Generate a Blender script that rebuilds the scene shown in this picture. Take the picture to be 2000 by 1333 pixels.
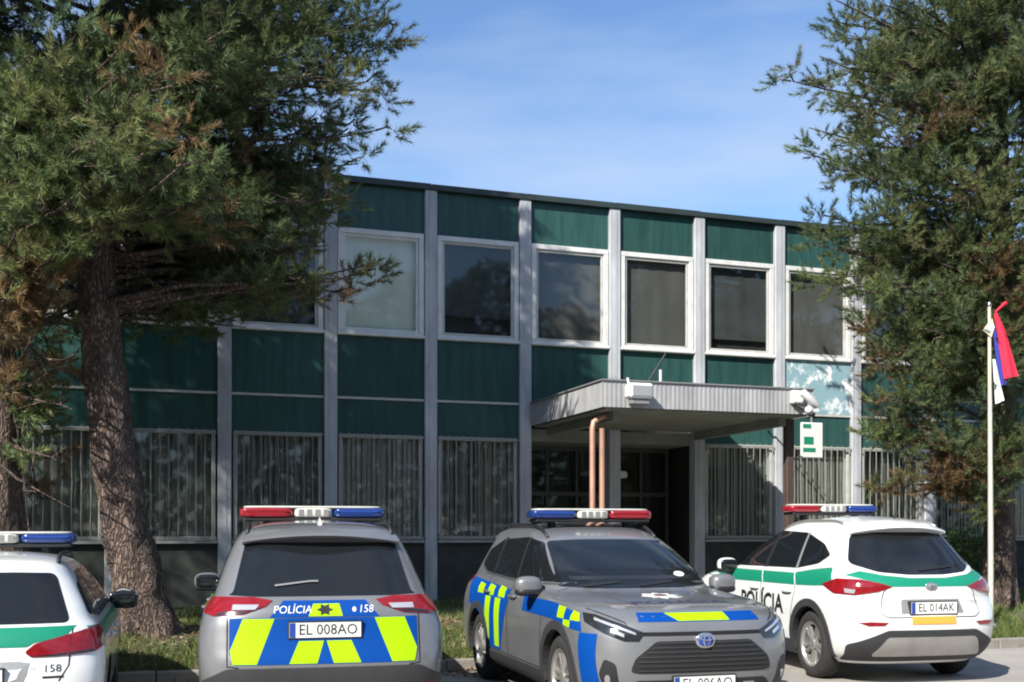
import bpy, bmesh, math, random
import numpy as np
from mathutils import Vector, Matrix
from mathutils.bvhtree import BVHTree

# ------------------------------------------------------------------ scene, camera, light
for o in list(bpy.data.objects):
    bpy.data.objects.remove(o)
scn = bpy.context.scene
COL = scn.collection
R = math.radians
F, HZ, CH = 2150.0, 1035.0, 1.60            # focal length (px of 2000), horizon row, eye height
cam = bpy.data.cameras.new('camera')
cam_o = bpy.data.objects.new('camera', cam)
COL.objects.link(cam_o)
cam_o.location = (0, 0, CH)
cam_o.rotation_euler = (R(90), 0, 0)
cam.sensor_width = 36
cam.lens = 36 * F / 2000
cam.shift_y = (HZ - 666.5) / 2000
cam.clip_start, cam.clip_end = 0.1, 3000
scn.camera = cam_o

SUN_AZ, SUN_EL = R(33.6), R(38)             # sun is behind the camera, 34 degrees to its left
sun_dir = Vector((-math.sin(SUN_AZ) * math.cos(SUN_EL), -math.cos(SUN_AZ) * math.cos(SUN_EL), math.sin(SUN_EL)))
w = bpy.data.worlds.new('World')
scn.world = w
w.use_nodes = True
nt = w.node_tree
bg = nt.nodes['Background']
sky = nt.nodes.new('ShaderNodeTexSky')
sky.sky_type = 'NISHITA'
sky.sun_disc = False
sky.sun_elevation = SUN_EL
sky.sun_rotation = R(180) + SUN_AZ
sky.air_density, sky.dust_density, sky.ozone_density = 1.0, 0.2, 6.0
tc = nt.nodes.new('ShaderNodeTexCoord')
mp = nt.nodes.new('ShaderNodeMapping')
mp.inputs['Scale'].default_value = (1.6, 1.6, 7.0)
mp.inputs['Rotation'].default_value = (0, R(-17.87), 0)
mp.inputs['Location'].default_value = (-0.153, 0.945, 0.998)
ns = nt.nodes.new('ShaderNodeTexNoise')
ns.inputs['Scale'].default_value = 1.5
ns.inputs['Detail'].default_value = 6
ns.inputs['Roughness'].default_value = 0.5
rp_ = nt.nodes.new('ShaderNodeValToRGB')
rp_.color_ramp.elements[0].position = 0.40
rp_.color_ramp.elements[1].position = 0.78
rp_.color_ramp.elements[1].color = (0.75, 0.75, 0.75, 1)
mx = nt.nodes.new('ShaderNodeMixRGB')
mx.inputs[2].default_value = (3.3, 3.9, 4.7, 1)
nt.links.new(tc.outputs['Generated'], mp.inputs[0])
nt.links.new(mp.outputs[0], ns.inputs['Vector'])
nt.links.new(ns.outputs[0], rp_.inputs[0])
nt.links.new(rp_.outputs[0], mx.inputs[0])
nt.links.new(sky.outputs[0], mx.inputs[1])
nt.links.new(mx.outputs[0], bg.inputs[0])
bg.inputs[1].default_value = 0.12
sl = bpy.data.lights.new('sun', 'SUN')
sl.energy, sl.angle, sl.color = 4.8, R(0.53), (1.0, 0.95, 0.87)
so = bpy.data.objects.new('sun', sl)
COL.objects.link(so)
so.rotation_euler = sun_dir.to_track_quat('Z', 'Y').to_euler()
so.location = (-20, -20, 30)
vs = scn.view_settings
vs.view_transform, vs.look, vs.exposure, vs.gamma = 'Standard', 'None', 0.75, 1.0
vs.use_curve_mapping = False
scn.render.engine = 'CYCLES'
scn.cycles.filter_width = 2.0                # the photograph is soft

# ------------------------------------------------------------------ helpers
rng = np.random.default_rng(7)
random.seed(7)

def srgb(h):
    h = h.lstrip('#')
    c = [int(h[i:i + 2], 16) / 255 for i in (0, 2, 4)]
    return tuple(x / 12.92 if x <= .04045 else ((x + .055) / 1.055) ** 2.4 for x in c)

def mat(name, col, rough=.6, metal=0.0, coat=0.0, var=0.0, vscale=4.0, bump=0.0, bscale=40.0, spec=.5, trans=0.0,
        stretch=None, col2=None, flake=0.0, orand=0.0):
    m = bpy.data.materials.new(name)
    m.use_nodes = True
    t = m.node_tree
    b = t.nodes['Principled BSDF']
    b.inputs['Base Color'].default_value = (*col, 1)
    b.inputs['Roughness'].default_value = rough
    b.inputs['Metallic'].default_value = metal
    b.inputs['Coat Weight'].default_value = coat
    b.inputs['Coat Roughness'].default_value = .06
    b.inputs['Specular IOR Level'].default_value = spec
    b.inputs['Transmission Weight'].default_value = trans
    co = None
    if var or bump or flake:
        co = t.nodes.new('ShaderNodeTexCoord')
        mpn = t.nodes.new('ShaderNodeMapping')
        if stretch:
            mpn.inputs['Scale'].default_value = stretch
        t.links.new(co.outputs['Object'], mpn.inputs[0])
    if var:
        n = t.nodes.new('ShaderNodeTexNoise')
        n.inputs['Scale'].default_value = vscale
        n.inputs['Detail'].default_value = 7
        n.inputs['Roughness'].default_value = .65
        t.links.new(mpn.outputs[0], n.inputs['Vector'])
        rr = t.nodes.new('ShaderNodeValToRGB')
        rr.color_ramp.elements[0].position = .3
        rr.color_ramp.elements[1].position = .7
        c2 = col2 if col2 else tuple(max(0, c * (1 - var)) for c in col)
        rr.color_ramp.elements[0].color = (*c2, 1)
        rr.color_ramp.elements[1].color = (*tuple(min(1, c * (1 + var * .5)) for c in col), 1)
        t.links.new(n.outputs[0], rr.inputs[0])
        last = rr.outputs[0]
        if orand:                                 # every panel is a little lighter or darker than the next
            oi = t.nodes.new('ShaderNodeObjectInfo')
            ma = t.nodes.new('ShaderNodeMapRange')
            ma.inputs['To Min'].default_value, ma.inputs['To Max'].default_value = 1 - orand, 1 + orand
            t.links.new(oi.outputs['Random'], ma.inputs[0])
            vm = t.nodes.new('ShaderNodeVectorMath')
            vm.operation = 'SCALE'
            t.links.new(last, vm.inputs[0])
            t.links.new(ma.outputs[0], vm.inputs['Scale'])
            last = vm.outputs[0]
        t.links.new(last, b.inputs['Base Color'])
    if bump:
        n2 = t.nodes.new('ShaderNodeTexNoise')
        n2.inputs['Scale'].default_value = bscale
        n2.inputs['Detail'].default_value = 6
        t.links.new(mpn.outputs[0], n2.inputs['Vector'])
        bp = t.nodes.new('ShaderNodeBump')
        bp.inputs['Strength'].default_value = bump
        bp.inputs['Distance'].default_value = .02
        t.links.new(n2.outputs[0], bp.inputs['Height'])
        t.links.new(bp.outputs[0], b.inputs['Normal'])
    return m

def glass_mat(name, tint=(.6, .65, .65), refl=.12, opacity=.5, dark=(.01, .012, .014)):
    """a window pane: mirror by fresnel over part see-through, part dark tint"""
    m = bpy.data.materials.new(name)
    m.use_nodes = True
    t = m.node_tree
    for n in list(t.nodes):
        if n.type != 'OUTPUT_MATERIAL':
            t.nodes.remove(n)
    out = [n for n in t.nodes if n.type == 'OUTPUT_MATERIAL'][0]
    gl = t.nodes.new('ShaderNodeBsdfGlossy')
    gl.inputs['Roughness'].default_value = .03
    tr = t.nodes.new('ShaderNodeBsdfTransparent')
    tr.inputs[0].default_value = (*tint, 1)
    df = t.nodes.new('ShaderNodeBsdfDiffuse')
    df.inputs[0].default_value = (*dark, 1)
    m1 = t.nodes.new('ShaderNodeMixShader')
    m1.inputs[0].default_value = opacity
    t.links.new(tr.outputs[0], m1.inputs[1])
    t.links.new(df.outputs[0], m1.inputs[2])
    fr = t.nodes.new('ShaderNodeFresnel')
    ge = t.nodes.new('ShaderNodeNewGeometry')      # same reflectance from both faces of the thin pane
    mr = t.nodes.new('ShaderNodeMapRange')
    mr.inputs['To Min'].default_value, mr.inputs['To Max'].default_value = 1.5, 1 / 1.5
    t.links.new(ge.outputs['Backfacing'], mr.inputs[0])
    t.links.new(mr.outputs[0], fr.inputs[0])
    m2 = t.nodes.new('ShaderNodeMixShader')
    t.links.new(fr.outputs[0], m2.inputs[0])
    t.links.new(m1.outputs[0], m2.inputs[1])
    t.links.new(gl.outputs[0], m2.inputs[2])
    t.links.new(m2.outputs[0], out.inputs[0])
    return m

def tag(o, label, cat=None, group=None, kind=None):
    if label: o['label'] = label
    if cat: o['category'] = cat
    if group: o['group'] = group
    if kind: o['kind'] = kind
    return o

def empty(name, loc=(0, 0, 0), rz=0):
    o = bpy.data.objects.new(name, None)
    COL.objects.link(o)
    o.empty_display_size = .2
    o.location = loc
    o.rotation_euler = (0, 0, rz)
    return o

class MB:
    """collects shapes into one mesh"""
    def __init__(s):
        s.v, s.f, s.m = [], [], []
    def add(s, vs, fs, mi=0):
        n = len(s.v)
        s.v += [tuple(v) for v in vs]
        s.f += [tuple(i + n for i in f) for f in fs]
        s.m += [mi] * len(fs)
        return s
    def box(s, x0, x1, y0, y1, z0, z1, mi=0):
        return s.add([(x0, y0, z0), (x1, y0, z0), (x1, y1, z0), (x0, y1, z0), (x0, y0, z1), (x1, y0, z1), (x1, y1, z1), (x0, y1, z1)],
                     [(0, 3, 2, 1), (4, 5, 6, 7), (0, 1, 5, 4), (1, 2, 6, 5), (2, 3, 7, 6), (3, 0, 4, 7)], mi)
    def cbox(s, x0, x1, y0, y1, z0, z1, c=.01, mi=0):
        """box with chamfered edges"""
        bm = bmesh.new()
        t = MB().box(x0, x1, y0, y1, z0, z1)
        vv = [bm.verts.new(v) for v in t.v]
        for f in t.f: bm.faces.new([vv[i] for i in f])
        bmesh.ops.bevel(bm, geom=list(bm.edges), offset=c, segments=1, affect='EDGES', profile=.5)
        bm.verts.index_update()
        s.add([v.co[:] for v in bm.verts], [[v.index for v in f.verts] for f in bm.faces], mi)
        bm.free()
        return s
    def tube(s, pts, rads, n=10, mi=0, cap=True):
        pts = [Vector(p) for p in pts]
        if not hasattr(rads, '__len__'): rads = [rads] * len(pts)
        rings = []
        up = None
        for i, p in enumerate(pts):
            d = (pts[min(i + 1, len(pts) - 1)] - pts[max(i - 1, 0)]).normalized()
            if up is None:
                up = Vector((0, 0, 1)) if abs(d.z) < .9 else Vector((1, 0, 0))
            a = d.cross(up)
            if a.length < 1e-5: a = d.orthogonal()
            a.normalize()
            b = a.cross(d).normalized()
            up = b
            rings.append([p + (a * math.cos(2 * math.pi * k / n) + b * math.sin(2 * math.pi * k / n)) * rads[i] for k in range(n)])
        vs = [v for r in rings for v in r]
        fs = []
        for i in range(len(pts) - 1):
            for k in range(n):
                k2 = (k + 1) % n
                fs.append((i * n + k, i * n + k2, (i + 1) * n + k2, (i + 1) * n + k))
        if cap:
            fs.append(tuple(range(n)))
            fs.append(tuple(range(len(vs) - 1, len(vs) - 1 - n, -1)))
        return s.add(vs, fs, mi)
    def lathe(s, prof, n=32, M=None, mi=0):
        """prof: (r, h) about local z"""
        M = M or Matrix()
        vs = []
        for r, h in prof:
            for k in range(n):
                a = 2 * math.pi * k / n
                vs.append(M @ Vector((r * math.cos(a), r * math.sin(a), h)))
        fs = []
        for i in range(len(prof) - 1):
            for k in range(n):
                k2 = (k + 1) % n
                fs.append((i * n + k, i * n + k2, (i + 1) * n + k2, (i + 1) * n + k))
        return s.add(vs, fs, mi)
    def superell(s, c, r, n=2.6, nu=24, nv=14, mi=0, M=None):
        def sp(x, e): return math.copysign(abs(x) ** e, x)
        vs, fs = [], []
        M = M or Matrix()
        for j in range(nv + 1):
            b = -math.pi / 2 + math.pi * j / nv
            for i in range(nu):
                a = 2 * math.pi * i / nu
                e = 2 / n
                p = Vector((r[0] * sp(math.cos(b), e) * sp(math.cos(a), e), r[1] * sp(math.cos(b), e) * sp(math.sin(a), e), r[2] * sp(math.sin(b), e)))
                vs.append(M @ p + Vector(c))
        for j in range(nv):
            for i in range(nu):
                i2 = (i + 1) % nu
                fs.append((j * nu + i, j * nu + i2, (j + 1) * nu + i2, (j + 1) * nu + i))
        return s.add(vs, fs, mi)
    def build(s, name, mats, parent=None, smooth=False, angle=None):
        me = bpy.data.meshes.new(name)
        me.from_pydata(s.v, [], s.f)
        if not isinstance(mats, (list, tuple)): mats = [mats]
        for m in mats: me.materials.append(m)
        if len(mats) > 1: me.polygons.foreach_set('material_index', s.m)
        bm = bmesh.new()
        bm.from_mesh(me)
        bmesh.ops.recalc_face_normals(bm, faces=bm.faces)
        bm.to_mesh(me)
        bm.free()
        if smooth:
            me.polygons.foreach_set('use_smooth', [True] * len(me.polygons))
            if angle: me.set_sharp_from_angle(angle=R(angle))
        me.update()
        o = bpy.data.objects.new(name, me)
        COL.objects.link(o)
        o.parent = parent
        return o

def copy_tree(o, parent=None):
    c = o.copy()
    COL.objects.link(c)
    c.parent = parent
    for ch in list(o.children):
        copy_tree(ch, c)
    return c

# building frame: origin at the foot of one facade column, local x along the facade, local y into the house
TH = math.atan(F / 6473.0)
CU, SU = math.cos(TH), math.sin(TH)
P0 = Vector((-355 * 17.9 / F, 17.9, 0))
D = 1.67                                     # column spacing
def loc2w(x, y, z=0): return Vector((P0.x + x * CU - y * SU, P0.y + x * SU + y * CU, z))
def w2loc(X, Y): 
    dx, dy = X - P0.x, Y - P0.y
    return dx * CU + dy * SU, -dx * SU + dy * CU
def px_on(px, yl):
    """local x of the point on the plane local-y = yl seen in column px"""
    k = (px - 1000) / F
    # P0.x + x CU - yl SU = k (P0.y + x SU + yl CU)
    return (k * (P0.y + yl * CU) - P0.x + yl * SU) / (CU - k * SU)
def z_on(px, py, yl):
    p = loc2w(px_on(px, yl), yl)
    return CH + (HZ - py) * p.y / F
def unp(px, py, Y): return Vector(((px - 1000) * Y / F, Y, CH + (HZ - py) * Y / F))

# ------------------------------------------------------------------ materials
M = {}
M['asphalt'] = mat('parking_asphalt', (.35, .325, .295), .9, var=.22, vscale=1.2, bump=.35, bscale=120)
M['soil'] = mat('verge_soil', (.11, .10, .05), .95, var=.5, vscale=5, bump=.6, bscale=50, col2=(.05, .07, .022))
M['kerb'] = mat('kerb_concrete', (.26, .235, .20), .85, var=.25, vscale=9, bump=.3, bscale=80)
M['concrete'] = mat('weathered_concrete', (.36, .36, .35), .85, var=.25, vscale=2.0, bump=.25, bscale=60, stretch=(1, 1, .35))
M['column'] = mat('column_paint', (.46, .475, .50), .55, var=.3, vscale=3.5, bump=.08, bscale=50, stretch=(1, 1, .3))
M['plinth'] = mat('plinth_render', (.05, .055, .05), .9, var=.4, vscale=3, bump=.3, bscale=40)
M['green'] = mat('green_spandrel_glass', (.030, .086, .078), .32, var=.38, vscale=2.6, spec=.3, bump=.03, bscale=5, stretch=(3.0, 1, .35), orand=.16)
M['greendark'] = mat('dark_green_metal', (.012, .05, .045), .4, var=.2, vscale=3)
M['frame'] = mat('white_window_frame', (.70, .70, .68), .4, var=.16, vscale=4)
M['framegrey'] = mat('grey_window_frame', (.50, .50, .47), .5, var=.2, vscale=5)
M['pane'] = glass_mat('window_glass', tint=(.95, .97, .97), opacity=.02)
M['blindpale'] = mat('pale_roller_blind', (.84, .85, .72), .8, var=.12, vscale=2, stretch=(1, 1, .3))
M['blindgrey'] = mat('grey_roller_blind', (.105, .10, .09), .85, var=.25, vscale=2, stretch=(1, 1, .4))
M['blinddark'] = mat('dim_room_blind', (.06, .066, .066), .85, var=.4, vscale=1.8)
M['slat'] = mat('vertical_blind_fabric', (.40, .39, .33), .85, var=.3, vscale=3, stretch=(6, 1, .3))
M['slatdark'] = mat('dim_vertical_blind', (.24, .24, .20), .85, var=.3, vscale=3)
M['bar'] = mat('grille_bar_paint', (.30, .30, .27), .5, metal=.1, var=.2, vscale=8)
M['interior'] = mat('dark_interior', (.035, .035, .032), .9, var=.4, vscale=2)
M['roofmetal'] = mat('roof_edge_metal', (.03, .045, .045), .5, var=.2)
M['fascia'] = mat('canopy_corrugated_metal', (.36, .36, .365), .6, var=.28, vscale=2.2, stretch=(2, 2, .4))
M['soffit'] = mat('canopy_soffit_paint', (.20, .21, .165), .8, var=.25, vscale=2)
M['copper'] = mat('copper_drainpipe', (.52, .30, .22), .5, metal=.25, var=.3, vscale=4, stretch=(1, 1, .5))
M['brown'] = mat('brown_post_paint', (.08, .055, .045), .6, var=.3)
M['door'] = mat('dark_door_metal', (.05, .052, .05), .45, var=.2)
M['whiteplastic'] = mat('white_plastic', (.75, .75, .73), .45, var=.06)
M['greyplastic'] = mat('grey_plastic', (.22, .22, .22), .5, var=.1)
M['blackplastic'] = mat('black_plastic', (.018, .018, .02), .5, var=.2, vscale=8)
M['cladding'] = mat('dark_grey_cladding', (.035, .036, .038), .6, var=.15, vscale=9, bump=.05, bscale=300)
M['carglass'] = mat('tinted_car_glass', (.010, .012, .014), .04, spec=.6)
M['silver'] = mat('silver_car_paint', (.19, .195, .205), .36, metal=.25, coat=1.0, var=.10, vscale=2.2)
M['white'] = mat('white_car_paint', (.76, .77, .76), .35, coat=1.0, var=.06, vscale=2.5)
M['tyre'] = mat('tyre_rubber', (.028, .026, .025), .85, var=.3, vscale=10, bump=.2, bscale=60)
M['alloy'] = mat('alloy_rim', (.48, .47, .45), .35, metal=.7, var=.15, vscale=7)
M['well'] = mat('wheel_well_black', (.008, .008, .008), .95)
M['red'] = mat('red_light_lens', (.24, .008, .012), .12, coat=.6, var=.25, vscale=12)
M['darkred'] = mat('dark_red_lens', (.22, .01, .014), .12, coat=.6)
M['lens'] = mat('clear_lamp_lens', (.62, .63, .65), .12, metal=.5, coat=.8)
M['lampdark'] = mat('lamp_housing_black', (.02, .022, .025), .12, coat=.8)
M['lbred'] = mat('red_beacon_lens', (.30, .012, .022), .15, coat=.7, var=.2, vscale=14, stretch=(1, 8, 1))
M['lbblue'] = mat('blue_beacon_lens', (.010, .035, .17), .15, coat=.7, var=.25, vscale=14, stretch=(1, 8, 1))
M['lbwhite'] = mat('white_beacon_panel', (.60, .60, .54), .3, coat=.4, var=.1, vscale=10)
M['blue'] = mat('blue_reflective_film', (.001, .055, .28), .6, coat=0, spec=.12, var=.06, vscale=4)
M['yellow'] = mat('fluorescent_yellow_film', (.34, .60, .0), .6, coat=0, spec=.2, var=.04, vscale=4)
M['policegreen'] = mat('police_green_film', (.008, .23, .135), .35, coat=.3, var=.06, vscale=4)
M['black'] = mat('black_lettering', (.012, .012, .016), .5)
M['navy'] = mat('navy_lettering', (.03, .035, .12), .5)
M['plate'] = mat('plate_white', (.72, .73, .70), .4, var=.05, vscale=20)
M['plateblue'] = mat('plate_blue', (.02, .06, .30), .4)
M['orange'] = mat('orange_sticker', (.85, .36, .06), .5)
M['chrome'] = mat('chrome', (.62, .63, .65), .15, metal=.9)
M['seam'] = mat('panel_gap_black', (.006, .006, .006), .9)
M['bark'] = mat('pine_bark', (.20, .145, .115), .95, var=.6, vscale=6, bump=1.0, bscale=14, stretch=(1, 1, .3), col2=(.07, .052, .045))
def crack(m):
    t = m.node_tree
    b = t.nodes['Principled BSDF']
    co = t.nodes.new('ShaderNodeTexCoord')
    mpn = t.nodes.new('ShaderNodeMapping')
    mpn.inputs['Scale'].default_value = (1, 1, .32)
    t.links.new(co.outputs['Object'], mpn.inputs[0])
    nz = t.nodes.new('ShaderNodeTexNoise')
    nz.inputs['Scale'].default_value = 6
    t.links.new(mpn.outputs[0], nz.inputs['Vector'])
    ad = t.nodes.new('ShaderNodeMixRGB')
    ad.blend_type = 'ADD'
    ad.inputs[0].default_value = .55
    t.links.new(mpn.outputs[0], ad.inputs[1]); t.links.new(nz.outputs['Color'], ad.inputs[2])
    vo = t.nodes.new('ShaderNodeTexVoronoi')
    vo.feature = 'DISTANCE_TO_EDGE'
    vo.inputs['Scale'].default_value = 15
    t.links.new(ad.outputs[0], vo.inputs['Vector'])
    rr = t.nodes.new('ShaderNodeValToRGB')
    rr.color_ramp.elements[0].position, rr.color_ramp.elements[0].color = .0, (.42, .38, .36, 1)
    rr.color_ramp.elements[1].position, rr.color_ramp.elements[1].color = .22, (1, 1, 1, 1)
    t.links.new(vo.outputs[0], rr.inputs[0])
    mu = t.nodes.new('ShaderNodeMixRGB')
    mu.blend_type = 'MULTIPLY'
    mu.inputs[0].default_value = 1
    src = b.inputs['Base Color'].links[0].from_socket
    t.links.new(src, mu.inputs[1]); t.links.new(rr.outputs[0], mu.inputs[2])
    t.links.new(mu.outputs[0], b.inputs['Base Color'])
    bp = t.nodes.new('ShaderNodeBump')
    bp.inputs['Strength'].default_value = 1.0
    bp.inputs['Distance'].default_value = .05
    t.links.new(rr.outputs[0], bp.inputs['Height'])
    t.links.new(b.inputs['Normal'].links[0].from_socket, bp.inputs['Normal'])
    t.links.new(bp.outputs[0], b.inputs['Normal'])
crack(M['bark'])
M['pole'] = mat('pole_paint', (.62, .60, .50), .45, metal=.15, var=.15, vscale=6)
M['flagred'] = mat('flag_red', (.72, .02, .06), .8)
M['flagblue'] = mat('flag_blue', (.03, .04, .30), .8)
M['flagwhite'] = mat('flag_white', (.80, .80, .80), .8)
M['crest'] = mat('crest_gold_white', (.62, .60, .42), .7, var=.3, vscale=30)
M['signgreen'] = mat('sign_green', (.01, .22, .13), .5)

def foliage_mat(name):
    m = bpy.data.materials.new(name)
    m.use_nodes = True
    t = m.node_tree
    b = t.nodes['Principled BSDF']
    at = t.nodes.new('ShaderNodeAttribute')
    at.attribute_name = 'tint'
    t.links.new(at.outputs['Color'], b.inputs['Base Color'])
    b.inputs['Roughness'].default_value = .55
    b.inputs['Specular IOR Level'].default_value = .3
    out = [n for n in t.nodes if n.type == 'OUTPUT_MATERIAL'][0]
    tl = t.nodes.new('ShaderNodeBsdfTranslucent')
    t.links.new(at.outputs['Color'], tl.inputs[0])
    ms = t.nodes.new('ShaderNodeMixShader')
    ms.inputs[0].default_value = .28
    t.links.new(b.outputs[0], ms.inputs[1])
    t.links.new(tl.outputs[0], ms.inputs[2])
    t.links.new(ms.outputs[0], out.inputs[0])
    return m
M['needle'] = foliage_mat('pine_needles')
M['leaf'] = foliage_mat('shrub_leaves')
M['grass'] = foliage_mat('grass_blades')

# the light-blue glossy panel with white mottled patches beside the entrance
def mottled_mat():
    m = mat('mottled_blue_sheet', (.30, .43, .47), .25, coat=.3)
    t = m.node_tree
    b = t.nodes['Principled BSDF']
    co = t.nodes.new('ShaderNodeTexCoord')
    n = t.nodes.new('ShaderNodeTexNoise')
    n.inputs['Scale'].default_value = 3.2
    n.inputs['Detail'].default_value = 9
    n.inputs['Roughness'].default_value = .7
    rr = t.nodes.new('ShaderNodeValToRGB')
    rr.color_ramp.interpolation = 'EASE'
    rr.color_ramp.elements[0].position = .50
    rr.color_ramp.elements[0].color = (.25, .40, .45, 1)
    rr.color_ramp.elements[1].position = .60
    rr.color_ramp.elements[1].color = (.80, .84, .84, 1)
    t.links.new(co.outputs['Object'], n.inputs['Vector'])
    t.links.new(n.outputs[0], rr.inputs[0])
    t.links.new(rr.outputs[0], b.inputs['Base Color'])
    return m
M['mottled'] = mottled_mat()

# ------------------------------------------------------------------ ground
def verge_z(yl):
    """height of the planted strip by distance from its kerb (local y = KY)"""
    d = max(0.0, yl - KY - .12)
    k = min(1.0, d / 1.1)
    return .10 + .25 * (k * k * (3 - 2 * k)) + .008 * d
KY = -5.94
GAP0, GAP1 = 2.5, 7.0                        # the paved way to the entrance between the two strips
g = MB()
g.add([(-600, -300, 0), (600, -300, 0), (600, 900, 0), (-600, 900, 0)], [(0, 1, 2, 3)])
tag(g.build('parking_lot', M['asphalt']), 'pale worn asphalt of the parking lot', kind='structure')

def verge(name, x0, x1, label):
    nx, ny = int((x1 - x0) / .22), 30
    vs, fs = [], []
    for i in range(nx + 1):
        for j in range(ny + 1):
            x = x0 + (x1 - x0) * i / nx
            y = KY + .13 + (-KY + .3) * j / ny
            p = loc2w(x, y)
            hgt = verge_z(y) + .03 * math.sin(x * 2.3 + y) * math.sin(y * 3.1 - x) * min(1, (y - KY) / .6)
            vs.append((p.x, p.y, hgt))
    for i in range(nx):
        for j in range(ny):
            a = i * (ny + 1) + j
            fs.append((a, a + ny + 1, a + ny + 2, a + 1))
    o = MB().add(vs, fs).build(name, M['soil'], smooth=True)
    return tag(o, label, kind='structure')
verge('verge', -14, GAP0 - .13, 'planted strip of soil and grass under the left pines')
verge('verge', GAP1 + .13, 24, 'grassy strip around the flagpole')

def kerb_run(pts, name, label):
    root = empty(name)
    tag(root, label, kind='structure')
    base = MB().cbox(-.48, .48, -.06, .06, -.05, .13, .012).build('kerb_stone', M['kerb'], root)
    first = True
    for (a, b) in zip(pts[:-1], pts[1:]):
        a, b = Vector(a), Vector(b)
        L = (b - a).length
        n = max(1, int(L / .97))
        ang = math.atan2(b.y - a.y, b.x - a.x)
        for i in range(n):
            p = a + (b - a) * ((i + .5) / n)
            o = base if first else base.copy()
            if not first: COL.objects.link(o)
            first = False
            o.parent = root
            o.location = (p.x, p.y, random.uniform(-.006, .006))
            o.rotation_euler = (0, 0, ang + random.uniform(-.006, .006))
            o.scale = ((L / n) / .97, 1, 1)
kerb_run([loc2w(-10, KY + .06), loc2w(GAP0 - .06, KY + .06), loc2w(GAP0 - .06, 0)], 'kerb', 'concrete kerb edging the strip under the left pines')
kerb_run([loc2w(GAP1 + .06, -.1), loc2w(GAP1 + .06, KY + .06), loc2w(18, KY + .06)], 'kerb', 'concrete kerb edging the grass by the flagpole')

# ------------------------------------------------------------------ office building
B = empty('office_building', P0, TH)
tag(B, 'two-storey office block with green panels, pale columns and an entrance canopy', 'building')
Z_TOP, Z_FAS, Z_WT, Z_WB, Z_TR, Z_GT, Z_GB = 7.34, 7.27, 6.53, 4.78, 3.756, 3.165, 1.43
I0, I1 = -6, 11
XL, XR = I0 * D, I1 * D
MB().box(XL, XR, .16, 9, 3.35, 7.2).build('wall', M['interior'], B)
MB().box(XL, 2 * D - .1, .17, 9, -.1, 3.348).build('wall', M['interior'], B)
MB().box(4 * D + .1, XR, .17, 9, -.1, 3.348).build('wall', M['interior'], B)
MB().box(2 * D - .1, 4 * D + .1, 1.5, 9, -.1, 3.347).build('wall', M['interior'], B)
rf = MB().box(XL - .1, XR + .1, -.085, 9.1, Z_FAS, Z_TOP).build('roof', M['roofmetal'], B)
for i in range(I0, I1):
    x0 = i * D
    MB().box(x0 + .004, x0 + D - .004, -.10, -.087, Z_FAS - .004, Z_TOP + .02 + random.uniform(-.006, .006)).build('roof_flashing', M['roofmetal'], rf)

def column(i):
    x = i * D
    w_ = .105
    m = MB()
    m.cbox(x - w_, x + w_, -.075, .15, -.1, Z_FAS - .002, .012)
    # shallow centre rib
    o = m.build('column', M['column'], B)
    MB().box(x - .03, x + .03, -.084, -.074, .3, Z_FAS - .05).build('cover_strip', M['column'], o)
for i in range(I0, I1 + 1):
    column(i)

def window_upper(i, blind, blind_drop=1.0):
    x0, x1 = i * D + .105 + .012, (i + 1) * D - .105 - .012
    z0, z1 = Z_WB, Z_WT
    f = MB()
    bw, bd = .085, -.05
    f.cbox(x0, x1, bd, .10, z0, z0 + bw, .006)
    f.cbox(x0, x1, bd, .10, z1 - bw, z1, .006)
    f.cbox(x0, x0 + bw, bd + .001, .10, z0 + bw, z1 - bw, .006)
    f.cbox(x1 - bw, x1, bd + .001, .10, z0 + bw, z1 - bw, .006)
    win = f.build('window', M['frame'], B)
    s = MB()
    a0, a1, c0, c1 = x0 + bw + .001, x1 - bw - .001, z0 + bw + .001, z1 - bw - .001
    sw = .045
    s.cbox(a0, a1, -.02, .03, c0, c0 + sw, .004); s.cbox(a0, a1, -.02, .03, c1 - sw, c1, .004)
    s.cbox(a0, a0 + sw, -.019, .03, c0 + sw, c1 - sw, .004); s.cbox(a1 - sw, a1, -.019, .03, c0 + sw, c1 - sw, .004)
    s.build('sash', M['framegrey'] if blind != 'blindpale' else M['frame'], win)
    MB().box(a0 + sw, a1 - sw, .0, .006, c0 + sw, c1 - sw).build('pane', M['pane'], win)
    zb = c1 - (c1 - c0) * blind_drop
    bl = MB()
    # gently rippled fabric
    n = 14
    vs = []
    for k in range(n + 1):
        xx = a0 + (a1 - a0) * k / n
        yy = .085 + .006 * math.sin(k * 1.7 + i)
        vs += [(xx, yy, zb), (xx, yy, c1)]
    bl.add(vs, [(2 * k, 2 * k + 2, 2 * k + 3, 2 * k + 1) for k in range(n)])
    bl.build('roller_blind', M[blind], win, smooth=True)
    MB().cbox(x0 - .01, x1 + .01, -.085, -.052, z0 + .002, z0 + .045, .006).build('sill', M['frame'], win)
    return win

def spandrel(i, z0, z1, m='green', y=.0):
    x0, x1 = i * D + .108, (i + 1) * D - .108
    return MB().cbox(x0, x1, y, y + .05, z0, z1, .004).build('spandrel_panel', M[m], B)

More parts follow.
